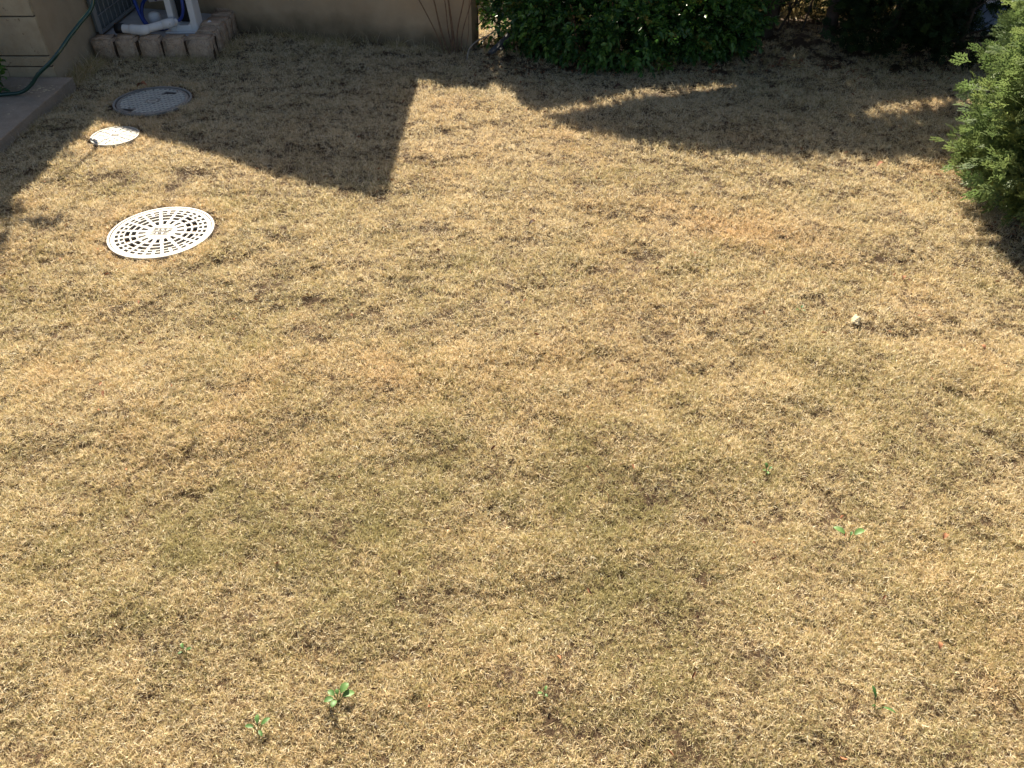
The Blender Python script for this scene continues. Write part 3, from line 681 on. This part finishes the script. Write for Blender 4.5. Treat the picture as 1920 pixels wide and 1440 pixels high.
def spray_template(seed, L=.085, n=4):
    """flat conifer spray: axis, side branchlets, scale-leaf tips, all in the XY plane with thickness from a slight cup"""
    g = np.random.default_rng(seed); Q = []
    def strip(p, d, l, w):
        d = d / np.linalg.norm(d); s = np.array([-d[1], d[0], 0]); e = p + d * l; mid = p + d * l * .55
        z = np.array([0, 0, g.uniform(-.002, .002)])
        Q.append([p - s * w * .3, p + s * w * .3, mid + s * w * .55 + z, mid - s * w * .55 + z]); Q.append([mid - s * w * .55 + z, mid + s * w * .55 + z, e + s * w * .18, e - s * w * .18])
    strip(np.zeros(3), np.array([1., 0, 0]), L, .0055)
    for i in range(n):
        f = .14 + .74 * i / n; p = np.array([L * f, 0, -.02 * f * f * L / .08]); l = L * (.58 - .34 * f) * g.uniform(.75, 1.2)
        for s in (1, -1):
            a = s * g.uniform(.50, .80); d = np.array([math.cos(a), math.sin(a), g.uniform(-.18, .08)])
            strip(p, d, l, .0062)
            q = p + d * l * .5
            for s2 in (1, -1):
                a2 = a + s2 * g.uniform(.45, .7); strip(q, np.array([math.cos(a2), math.sin(a2), g.uniform(-.15, .15)]), l * .38, .0050)
    return np.array(Q)          # k,4,3
def sprays(P, D, N0, S, seed, tone, variants=4, L=.085):
    T = [spray_template(seed + v, L) for v in range(variants)]; g = np.random.default_rng(seed)
    D, Sd, N = frames(D, N0); pick = g.integers(0, variants, len(P)); Vs = []; tn = []
    for v in range(variants):
        k = pick == v
        if not k.any(): continue
        B = np.stack([D[k], Sd[k], N[k]], 1)          # m,3,3
        tv = T[v].reshape(-1, 3)
        W = np.einsum('pi,mij->mpj', tv, B) * S[k][:, None, None] + P[k][:, None, :]
        Vs.append(W.reshape(-1, 3)); tn.append(np.repeat(tone[k], len(tv)))
    V = np.concatenate(Vs); return V, np.arange(len(V)).reshape(-1, 4), np.concatenate(tn)
def conifer(name, label, cx, cy, r, hgt, ns, seed, m, group=None, zc=None, L=.085, squash=1.0, trunk=.04, yellow=0.03, filt=True):
    g = np.random.default_rng(seed)
    t = empty(name, (cx, cy, 0), label, 'conifer', group)
    # branch pads: clumps of sprays around branch tips, so light and dark masses form
    nc = max(40, ns // 16)
    z = g.uniform(.02, .98, nc) ** 1.15 * hgt; th = g.random(nc) * TAU
    f = z / hgt; prof = np.interp(f, [0, .06, .25, .6, 1], [.93, .97, 1.0, .86, .12])
    rr = r * prof * g.uniform(.72, 1.08, nc)
    C = np.stack([cx + rr * np.cos(th), cy + rr * np.sin(th) * squash, z], 1)
    out = np.stack([np.cos(th), np.sin(th), g.uniform(.15, .75, nc)], 1)
    k = g.integers(0, nc, ns); P = C[k] + g.normal(size=(ns, 3)) * np.array([.050, .050, .045]) * (L / .085); 
    P -= out[k] * g.uniform(0, .09, ns)[:, None]
    D = out[k] + g.normal(size=(ns, 3)) * .42
    ctone = g.beta(2, 2, nc); tone = np.clip(ctone[k] * .55 + g.random(ns) * .3, 0, .82); ye = (g.random(nc) < yellow)[k] & (g.random(ns) < .6); tone = np.where(ye, .97, tone)
    kk = P[:, 2] > .05
    if filt: kk &= shade_filter(P, g)
    P, D, tone = P[kk], D[kk], tone[kk]
    side = np.stack([-D[:, 1], D[:, 0], np.zeros(len(P))], 1)
    N0 = g.normal(size=(len(P), 3)) * .55 + np.array([0, 0, 1.0]) + side * g.normal(size=(len(P), 1)) * 1.1
    V, F, tn = sprays(P, D, N0, g.uniform(.65, 1.25, len(P)), seed, tone, L=L)
    from_np('foliage', V, F, m, t, {'tone': tn})
    bm = bmesh.new(); tube(bm, [(cx, cy, -.05), (cx + .01, cy, hgt * .5), (cx, cy, hgt * .95)], [trunk, trunk * .7, .006], 10, 4)
    gr = random.Random(seed)
    for q in range(26):
        zz = gr.uniform(.05, .8) * hgt; a = gr.random() * TAU; rr_ = r * float(np.interp(zz / hgt, [0, .25, 1], [.7, .85, .2]))
        tube(bm, [(cx, cy, zz), (cx + math.cos(a) * rr_ * .5, cy + math.sin(a) * rr_ * .5 * squash, zz + .05), (cx + math.cos(a) * rr_, cy + math.sin(a) * rr_ * squash, zz + .12)], [.009, .006, .003], 5, 2)
    from_bm('trunk', bm, M_bark, t)
    return t
conifer('thuja', 'bushy sunlit green thuja with yellow tips at the right edge', 3.10, 3.72, .73, 2.6, 31000, 31, M_thuja, filt=False, yellow=.006, L=.088)
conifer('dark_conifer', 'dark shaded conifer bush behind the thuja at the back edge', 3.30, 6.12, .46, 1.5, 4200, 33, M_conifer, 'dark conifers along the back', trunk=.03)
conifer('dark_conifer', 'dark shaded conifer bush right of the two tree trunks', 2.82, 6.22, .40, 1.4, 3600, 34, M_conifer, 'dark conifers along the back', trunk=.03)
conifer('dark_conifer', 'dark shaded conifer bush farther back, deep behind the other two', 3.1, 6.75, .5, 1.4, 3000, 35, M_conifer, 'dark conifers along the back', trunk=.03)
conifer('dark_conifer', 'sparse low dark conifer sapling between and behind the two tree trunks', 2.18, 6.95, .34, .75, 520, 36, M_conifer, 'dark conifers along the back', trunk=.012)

# ------------------------------------------------------------------ trees whose crowns stand above the picture and shade the back of the lawn
def crown_tree(name, label, bx, by, tr, x0, x1, ytop, n, seed, Yc=7.25, dY=.45, sh=None):
    g = np.random.default_rng(seed)
    t = empty(name, (bx, by, 0), label, 'tree', 'trees behind the lawn')
    X = g.uniform(x0, x1, n); Yg = g.uniform(3.9, ytop, n)
    k = ~in_sun(X, Yg) & ~((X > .5) & (Yg - np.abs(g.normal(0, .10, n)) < lit_bound(X)))
    if sh is not None: k &= sh(X, Yg, g)
    X, Yg = X[k], Yg[k]; Y = np.maximum(Yc + g.normal(0, dY * .5, len(X)), Yg + KY * g.uniform(.75, 1.1, len(X))); Z = (Y - Yg) / KY
    P = np.stack([X - Z * KX, Y, Z], 1)
    V, F, nv = leaves(P, rand_dir(len(P), g), rand_dir(len(P), g, .8), g.uniform(.04, .07, len(P)), g.uniform(.026, .04, len(P)))
    from_np('crown', V, F, M_canopy, t, {'tone': np.repeat(g.random(len(P)) * .8, nv)})
    bm = bmesh.new(); top = (float(np.mean(P[:, 0])), Yc, 2.0)
    tube(bm, [(bx, by, -.05), (bx + .01, by + .03, .3), (bx + (top[0] - bx) * .25, by + (Yc - by) * .5, .9), top], [tr * 1.25, tr, tr * .8, tr * .35], 12, 5)
    gr = random.Random(seed)
    for q in range(12):
        i = gr.randrange(len(P)); e = P[i]
        s = Vector((bx + (top[0] - bx) * .2, by + (Yc - by) * .45, .8 + .06 * q))
        tube(bm, [s, (s + Vector(e)) / 2 + Vector((0, 0, .1)), e], [.018, .010, .004], 6, 3)
    from_bm('trunk', bm, M_bark, t)
    return t
crown_tree('tree', 'dark slender tree trunk at the back, left of the pair', 1.985, 6.60, .052, .05, 2.25, 7.0, 36000, 41)
crown_tree('tree', 'dark slender tree trunk at the back, right of the pair', 2.47, 6.52, .046, 2.2, 4.6, 6.95, 38000, 42)
# small tree at the step: its branches reach over the frame's upper left
g = np.random.default_rng(51)
t = empty('leafy_shrub', (-3.36, 4.98, .06), 'leafy green shrub at the far left edge on the granite step', 'shrub')
P = []
def blob(c, r, n):
    d = rand_dir(n, g); return np.array(c) + d * np.power(g.random(n), .4)[:, None] * np.array(r)
P.append(blob((-3.40, 5.16, .24), (.15, .14, .22), 900)); P.append(blob((-3.5, 5.15, 1.35), (.34, .28, .40), 500))
def shadow_leaves(cx_, cy_, rx, ry, n, Y0, ang=0.0):
    a = g.random(n) * TAU; q = np.sqrt(g.random(n)); u = rx * q * np.cos(a); v = ry * q * np.sin(a)
    X = cx_ + u * math.cos(ang) - v * math.sin(ang); Yg = cy_ + u * math.sin(ang) + v * math.cos(ang)
    Y = Y0 + g.normal(0, .05, n); Z = (Y - Yg) / KY; return np.stack([X - Z * KX, Y, Z], 1)
for args in ((-2.78, 4.62, .20, .22, 75, 5.8), (-2.68, 4.36, .16, .09, 50, 5.7), (-2.92, 4.2, .2, .05, 60, 5.6),
             (-2.66, 3.70, .14, .06, 120, 5.4), (-2.46, 3.58, .19, .035, 120, 5.4, rad(8)), (-2.33, 3.58, .06, .03, 34, 5.4), (-2.54, 3.44, .14, .035, 85, 5.4, rad(-25)), (-2.46, 3.34, .07, .03, 40, 5.4, rad(-30)), (-2.62, 3.33, .12, .03, 55, 5.4), (-2.78, 3.55, .12, .2, 150, 5.4)):
    P.append(shadow_leaves(*args))
P = np.concatenate(P); V, F, nv = leaves(P, rand_dir(len(P), g), rand_dir(len(P), g, 1.0), g.uniform(.03, .055, len(P)), g.uniform(.018, .03, len(P)))
from_np('foliage', V, F, M_hedge, t, {'tone': np.repeat(g.random(len(P)) * .8, nv)})
bm = bmesh.new()
tube(bm, [(-3.52, 5.08, .05), (-3.5, 5.1, .5), (-3.4, 5.12, 1.0), (-3.1, 5.1, 1.15), (-2.7, 5.1, 1.1), (-2.45, 5.1, 1.05)], [.018, .014, .010, .007, .005, .003], 7, 5)
tube(bm, [(-3.4, 5.12, 1.0), (-3.0, 5.12, 1.3), (-2.6, 5.1, 1.25)], [.009, .006, .003], 6, 4); tube(bm, [(-3.5, 5.1, .6), (-3.1, 5.2, .75), (-2.75, 5.25, .62)], [.009, .006, .003], 6, 4)
from_bm('branches', bm, M_bark, t)

# ------------------------------------------------------------------ bare shrub in front of the wall end
t = empty('bare_shrub', (-.45, 6.18, 0), 'leafless brown stemmed shrub in front of the wall end', 'shrub')
for (bx, by, ex_, ey_, r) in ((-.50, 6.17, -.83, 6.10, .007), (-.47, 6.19, -.68, 6.12, .009), (-.45, 6.17, -.50, 6.2, .010), (-.44, 6.20, -.60, 6.1, .007), (-.42, 6.16, -.45, 6.1, .008), (-.40, 6.18, -.33, 6.15, .008), (-.38, 6.17, -.24, 6.1, .006), (-.46, 6.14, -.62, 6.0, .005), (-.36, 6.12, -.20, 5.95, .004)):
    bm = bmesh.new()
    j = lambda s: random.uniform(-s, s)
    pts = [(bx, by, -.02), (bx + (ex_ - bx) * .2 + j(.02), by + (ey_ - by) * .2, .15), (bx + (ex_ - bx) * .55 + j(.035), by + (ey_ - by) * .5, .42), (ex_, ey_, .68)]
    tube(bm, pts, [r * .85, r * .7, r * .55, r * .3], 7, 5)
    for q in range(2):
        p = Vector(pts[2]); tube(bm, [p, p + Vector((j(.08), j(.04), .12)), p + Vector((j(.18), j(.06), .3))], [r * .4, r * .3, r * .15], 5, 3)
    from_bm('stem', bm, M_stem, t)

# slim dark fence between wall end and hedge, with the sunlit yard beyond
t = empty('metal_fence', (-.22, 6.4, 0), 'thin black metal fence bay between wall end and hedge', 'fence')
for x in (-.268, -.10):
    bm = bmesh.new(); box(bm, x - .012, x + .012, 6.42, 6.445, -.05, .66, .002); from_bm('post', bm, M_fence, t)
bm = bmesh.new(); z_ = [.12, .28, .44, .60]
for a_, b_ in zip(z_[:-1], z_[1:]): tube(bm, [(-.255, 6.43, a_), (-.112, 6.43, b_)], .004, 6); tube(bm, [(-.255, 6.436, b_), (-.112, 6.436, a_)], .004, 6)
tube(bm, [(-.255, 6.432, .64), (-.112, 6.432, .64)], .008, 6)
from_bm('cross_bars', bm, M_fence, t)
for i, (p, q, w_, lab) in enumerate((((-.16, 6.05, .03), (.08, 6.30, .17), .045, 'weathered grey board leaning at the left of the hedge, nearer one'), ((-.10, 6.16, .02), (.12, 6.42, .22), .06, 'dark weathered board leaning into the hedge, farther one'))):
    bm = bmesh.new(); p = Vector(p); q = Vector(q); box(bm, -w_ / 2, w_ / 2, 0, (q - p).length, -.009, .009, .002)
    d = (q - p).normalized(); u = d.cross(Vector((0, 0, 1))).normalized(); n_ = u.cross(d)
    for v in bm.verts: v.co = p + u * v.co.x + d * v.co.y + n_ * v.co.z
    tag(from_bm('weathered_board', bm, M_board), lab, 'board', 'boards beside the hedge')
bm = bmesh.new(); tube(bm, [(-.33, 6.0, .0), (-.31, 6.03, .07), (-.25, 6.08, .11), (-.18, 6.12, .13), (-.08, 6.2, .18), (.02, 6.25, .23)], [.005, .005, .004, .003], 6, 5)
tag(from_bm('dead_twig', bm, M_deadtwig), 'curved pale dead twig beside the leaning boards', 'twig')

# ------------------------------------------------------------------ beyond the hedge
bm = bmesh.new(); box(bm, -.9, 8.5, 7.45, 10.6, -.05, .010); tag(from_bm('road', bm, M_road), kind='structure')
bm = bmesh.new(); box(bm, -.6, 6.5, 7.30, 7.42, -.05, .10, .012); tag(from_bm('road_kerb', bm, M_concrete), 'pale concrete kerb beyond the tree trunks', 'kerb')
# blue grey panel and lattice fence between dark conifer and thuja
t = empty('lattice_fence', (4.1, 6.55, 0), 'dark diamond lattice fence glimpsed between conifer and thuja', 'fence')
bm = bmesh.new(); box(bm, 3.45, 3.50, 6.60, 6.65, -.05, 1.2, .004); from_bm('post', bm, M_fence, t)
bm = bmesh.new(); box(bm, 5.35, 5.40, 6.60, 6.65, -.05, 1.2, .004); from_bm('post', bm, M_fence, t)
bm = bmesh.new()
for k in range(-14, 32):
    for s in (1, -1):
        x0 = 3.5 + k * .085; pts = []
        z0, z1 = .14, 1.15; xa, xb = (x0, x0 + (z1 - z0)) if s > 0 else (x0 + (z1 - z0), x0)
        # clip to the bay
        def at(x): return z0 + (x - xa) / (xb - xa) * (z1 - z0)
        lo, hi = max(min(xa, xb), 3.5), min(max(xa, xb), 5.35)
        if hi - lo > .03: tube(bm, [(lo, 6.62 + .004 * s, at(lo)), (hi, 6.62 + .004 * s, at(hi))], .0045, 5)
from_bm('lattice', bm, M_fence, t)
bm = bmesh.new(); box(bm, 3.50, 5.35, 6.66, 6.76, -.05, .20, .006); tag(from_bm('low_panel', bm, M_bluegrey), 'blue grey low panel at the foot of the lattice fence', 'panel')
# dried weeds in the sunlit strip beyond the trunks
g = np.random.default_rng(71); n = 1100
P = np.stack([g.uniform(1.3, 3.4, n), g.uniform(6.95, 7.28, n), np.zeros(n) - .01], 1); D = rand_dir(n, g, 1.7); D[:, 2] = np.abs(D[:, 2])
V, F, nv = leaves(P, D, rand_dir(n, g), g.uniform(.06, .20, n), g.uniform(.004, .010, n))
tag(from_np('dry_weeds', V, F, leaf_mat('dry_weed', (.22, .17, .06), (.45, .36, .18)), None, {'tone': np.repeat(g.random(n), nv)}), 'thicket of dry yellowish weeds in sun beyond the tree trunks', 'weeds', kind='stuff')
# thin leaning stems between the trunks
for i, (a_, b_, r_, lab) in enumerate((((2.10, 6.62, 0), (2.33, 6.7, .6), .010, 'thin dark stem leaning right beside the left trunk'), ((2.22, 6.75, 0), (2.08, 6.8, .6), .007, 'thin dark stem leaning left between the trunks'), ((2.30, 6.65, 0), (2.34, 6.66, .6), .008, 'upright thin dark stem midway between the trunks'), ((2.66, 6.7, 0), (2.74, 6.7, .6), .008, 'thin dark stem just right of the right trunk'))):
    bm = bmesh.new(); a_ = Vector(a_); b_ = Vector(b_)
    tube(bm, [a_, (a_ + b_) / 2 + Vector((.02, 0, 0)), b_], [r_, r_ * .8, r_ * .5], 6, 4)
    for q in range(3):
        s = a_ + (b_ - a_) * (.3 + .2 * q); tube(bm, [s, s + Vector((random.uniform(-.12, .12), .02, .1)), s + Vector((random.uniform(-.2, .2), .02, .2))], [r_ * .5, r_ * .35, r_ * .2], 5, 2)
    tag(from_bm('sapling', bm, M_bark), lab, 'sapling', 'saplings between the trunks')

# ------------------------------------------------------------------ small things on the lawn
def gz(x, y): return float(relief(np.array([x]), np.array([y]))[0]) - .012
def weed(x, y, lv, label, s=1.0, narrow=.5, seed=0):
    z = gz(x, y) + .012; t = empty('weed', (x, y, z), label, 'weed', 'small green weeds in the lawn'); gr = np.random.default_rng(seed)
    for (az, L, el) in lv:
        a = rad(az); e = rad(el); L *= s; d = np.array([math.cos(a) * math.cos(e), math.sin(a) * math.cos(e), math.sin(e)])
        st = L * .45; b = np.array([x, y, z]); V = []; nseg = 7; side = np.array([-math.sin(a), math.cos(a), 0]); up = np.cross(d, side) * -1
        for i in range(nseg + 1):
            f = i / nseg; w_ = L * narrow * .5 * (math.sin(math.pi * min(f * .92 + .06, 1)) ** .7) * (1.0 if f < 1 else .1)
            c = b + d * (st + L * f) + np.array([0, 0, .012 * s - .35 * L * f * f]) ; tw = gr.uniform(-.0008, .0008)
            V += [c - side * w_ + np.array([0, 0, w_ * .35 + tw]), c, c + side * w_ + np.array([0, 0, w_ * .35])]
        F = []
        for i in range(nseg):
            for k in (0, 1): F.append([3 * i + k, 3 * i + k + 1, 3 * i + 4 + k, 3 * i + 3 + k])
        from_np('leaf', V, F, M_weed, t, {'tone': np.full(len(V), gr.random() * .9)}, True)
    bm = bmesh.new()
    for (az, L, el) in lv:
        a = rad(az); e = rad(el); L *= s; st = L * .5; tube(bm, [(x, y, z - .012), (x + math.cos(a) * math.cos(e) * st, y + math.sin(a) * math.cos(e) * st, z + math.sin(e) * st + .012 * s)], .0011, 5)
    from_bm('stalks', bm, M_weed, t)
weed(-.455, 1.055, [(150, .024, 25), (200, .026, 20), (255, .026, 30), (20, .032, 12), (55, .034, 30), (100, .018, 40)], 'broad leaved green weed in the lower left of the lawn, the largest rosette', 1.0, .62, 1)
weed(-.645, .975, [(170, .024, 15), (100, .026, 35), (40, .028, 25), (310, .020, 15)], 'four leaved glaucous weed near the bottom edge of the lawn', 1.0, .45, 2)
weed(1.053, 1.585, [(140, .042, 22), (25, .042, 25), (60, .018, 30)], 'deep green two leaved weed at the right side of the lawn', 1.0, .48, 3)
weed(.872, 1.885, [(100, .024, 50), (200, .018, 40), (30, .018, 40), (260, .016, 30)], 'small dark green tufted weed right of the lawn centre', 1.0, .5, 4)
weed(.945, 1.035, [(95, .040, 40), (330, .034, 20), (200, .018, 40)], 'thin bright green weed near the lower right corner of the lawn', 1.0, .22, 5)
weed(-.905, 1.20, [(120, .018, 30), (10, .018, 30), (230, .014, 30)], 'tiny dull green weed by the lower left of the lawn', 1.0, .5, 6)
weed(.085, 1.07, [(70, .015, 30), (190, .015, 30), (300, .012, 30)], 'tiny green weed at the bottom centre of the lawn', 1.0, .5, 7)
weed(1.235, 2.81, [(60, .022, 30), (190, .018, 30), (320, .016, 30)], 'tiny green weed left of the pale stone', 1.0, .5, 8)
# pale stone
bm = bmesh.new(); bmesh.ops.create_icosphere(bm, subdivisions=3, radius=1)
gr = random.Random(4)
for v in bm.verts:
    c = v.co.copy(); k = 1 + .16 * math.sin(c.x * 5 + 1) * math.cos(c.y * 4) + .10 * math.sin(c.z * 7 + c.x * 3) + gr.uniform(-.03, .03)
    v.co = Vector((c.x * .018, c.y * .034, max(c.z, -.3) * .013)) * k
bmesh.ops.rotate(bm, verts=bm.verts, cent=(0, 0, 0), matrix=Matrix.Rotation(rad(-28), 3, 'Z'))
o = from_bm('stone', bm, M_stone); o.location = (1.465, 2.765, gz(1.465, 2.765) + .019); tag(o, 'pale angular stone lying on the right side of the lawn', 'stone')
# fallen leaves
def fleaf(x, y, L, az, m, label):
    z = gz(x, y) + .028; V = []; a = rad(az); d = np.array([math.cos(a), math.sin(a), .15]); s = np.array([-math.sin(a), math.cos(a), 0.])
    for i in range(7):
        f = i / 6; w_ = L * .28 * math.sin(math.pi * min(.04 + f * .93, 1)); c = d * L * (f - .5) + np.array([0, 0, .25 * L * math.sin(f * 3)])
        V += [c - s * w_ + np.array([0, 0, w_ * .7]), c, c + s * w_ + np.array([0, 0, w_ * .5])]
    F = [[3 * i + k, 3 * i + k + 1, 3 * i + 4 + k, 3 * i + 3 + k] for i in range(6) for k in (0, 1)]
    o = from_np('fallen_leaf', V, F, m, None, None, True); o.location = (x, y, z); tag(o, label, 'leaf', 'fallen leaves on the lawn')
FL = [(2.07, 4.22, .055, 20, 0, 'dark curled dead leaf just left of the thuja foot'), (.10, 3.56, .04, 40, 1, 'small dark dead leaf right of the wall shadow in the sunny lawn'),
      (-.02, 2.84, .032, 10, 1, 'tiny dark dead leaf near the middle of the lawn'), (-2.50, 5.42, .08, -15, 0, 'brown dead leaf at the far rim of the grey manhole cover'),
      (.71, 5.36, .06, 20, 1, 'dark dead leaf in the light strip before the hedge'), (1.78, 3.08, .03, 60, 0, 'reddish dead leaf right of the pale stone, far one'),
      (1.36, 1.60, .026, 45, 0, 'reddish leaf scrap right of the two leaved weed'), (1.18, 1.21, .022, 70, 0, 'reddish leaf scrap near the right bottom of the lawn'),
      (1.74, 5.35, .05, 0, 1, 'dark dead leaf in the shade below the tree trunks'), (-1.95, 5.95, .05, 30, 1, 'dark dead leaf beside the granite kerb'), (1.95, 5.9, .06, 10, 0, 'brown leaf in deep shade under the conifers'),
      (1.9, 2.55, .028, 100, 0, 'reddish leaf scrap at the right edge of the lawn')]
for x, y, L, az, k, lab in FL: fleaf(x, y, L, az, (M_deadleaf, M_darkleaf)[k], lab)

# shed scales and twigs under the thuja
g = np.random.default_rng(81); n = 420; a = g.random(n) * TAU; q = np.sqrt(g.uniform(.2, 1.9, n)) * .58
P = np.stack([3.0 + q * np.cos(a), 3.92 + q * np.sin(a), np.zeros(n)], 1); P = P[P[:, 0] > 2.2]; P[:, 2] = relief(P[:, 0], P[:, 1]) + .008
D = rand_dir(len(P), g); D[:, 2] *= .2
V, F, nv = leaves(P, D, rand_dir(len(P), g, 2.0), g.uniform(.012, .04, len(P)), g.uniform(.004, .012, len(P)))
tag(from_np('conifer_litter', V, F, M_deadleaf), 'reddish brown dry scales scattered under the thuja', 'leaf litter', kind='stuff')

# crumbs of dead leaf, stem and soil over the lawn, more of them below the hedge
g = np.random.default_rng(83)
X = np.concatenate([g.uniform(-2.6, 2.9, 330), g.uniform(-.3, 3.2, 420)]); Y = np.concatenate([g.uniform(.9, 5.3, 330), 5.95 - np.abs(g.normal(0, .22, 420))])
k = np.ones(len(X), bool)
for cx, cy, cr in COVERS: k &= np.hypot(X - cx, Y - cy) > cr + .03
k &= ~((X < -2.9)) & (np.abs(X) < .25 + .72 * Y); X, Y = X[k], Y[k]
P = np.stack([X, Y, relief(X, Y) + g.uniform(.004, .018, len(X))], 1); D = rand_dir(len(P), g); D[:, 2] *= .3
V, F, nv = leaves(P, D, rand_dir(len(P), g, 1.5), g.uniform(.008, .028, len(P)), g.uniform(.004, .013, len(P)), .5, .4)
tag(from_np('lawn_debris', V, F, M_deadleaf), 'small brown crumbs of dead leaf and stem scattered over the lawn', 'leaf litter', kind='stuff')
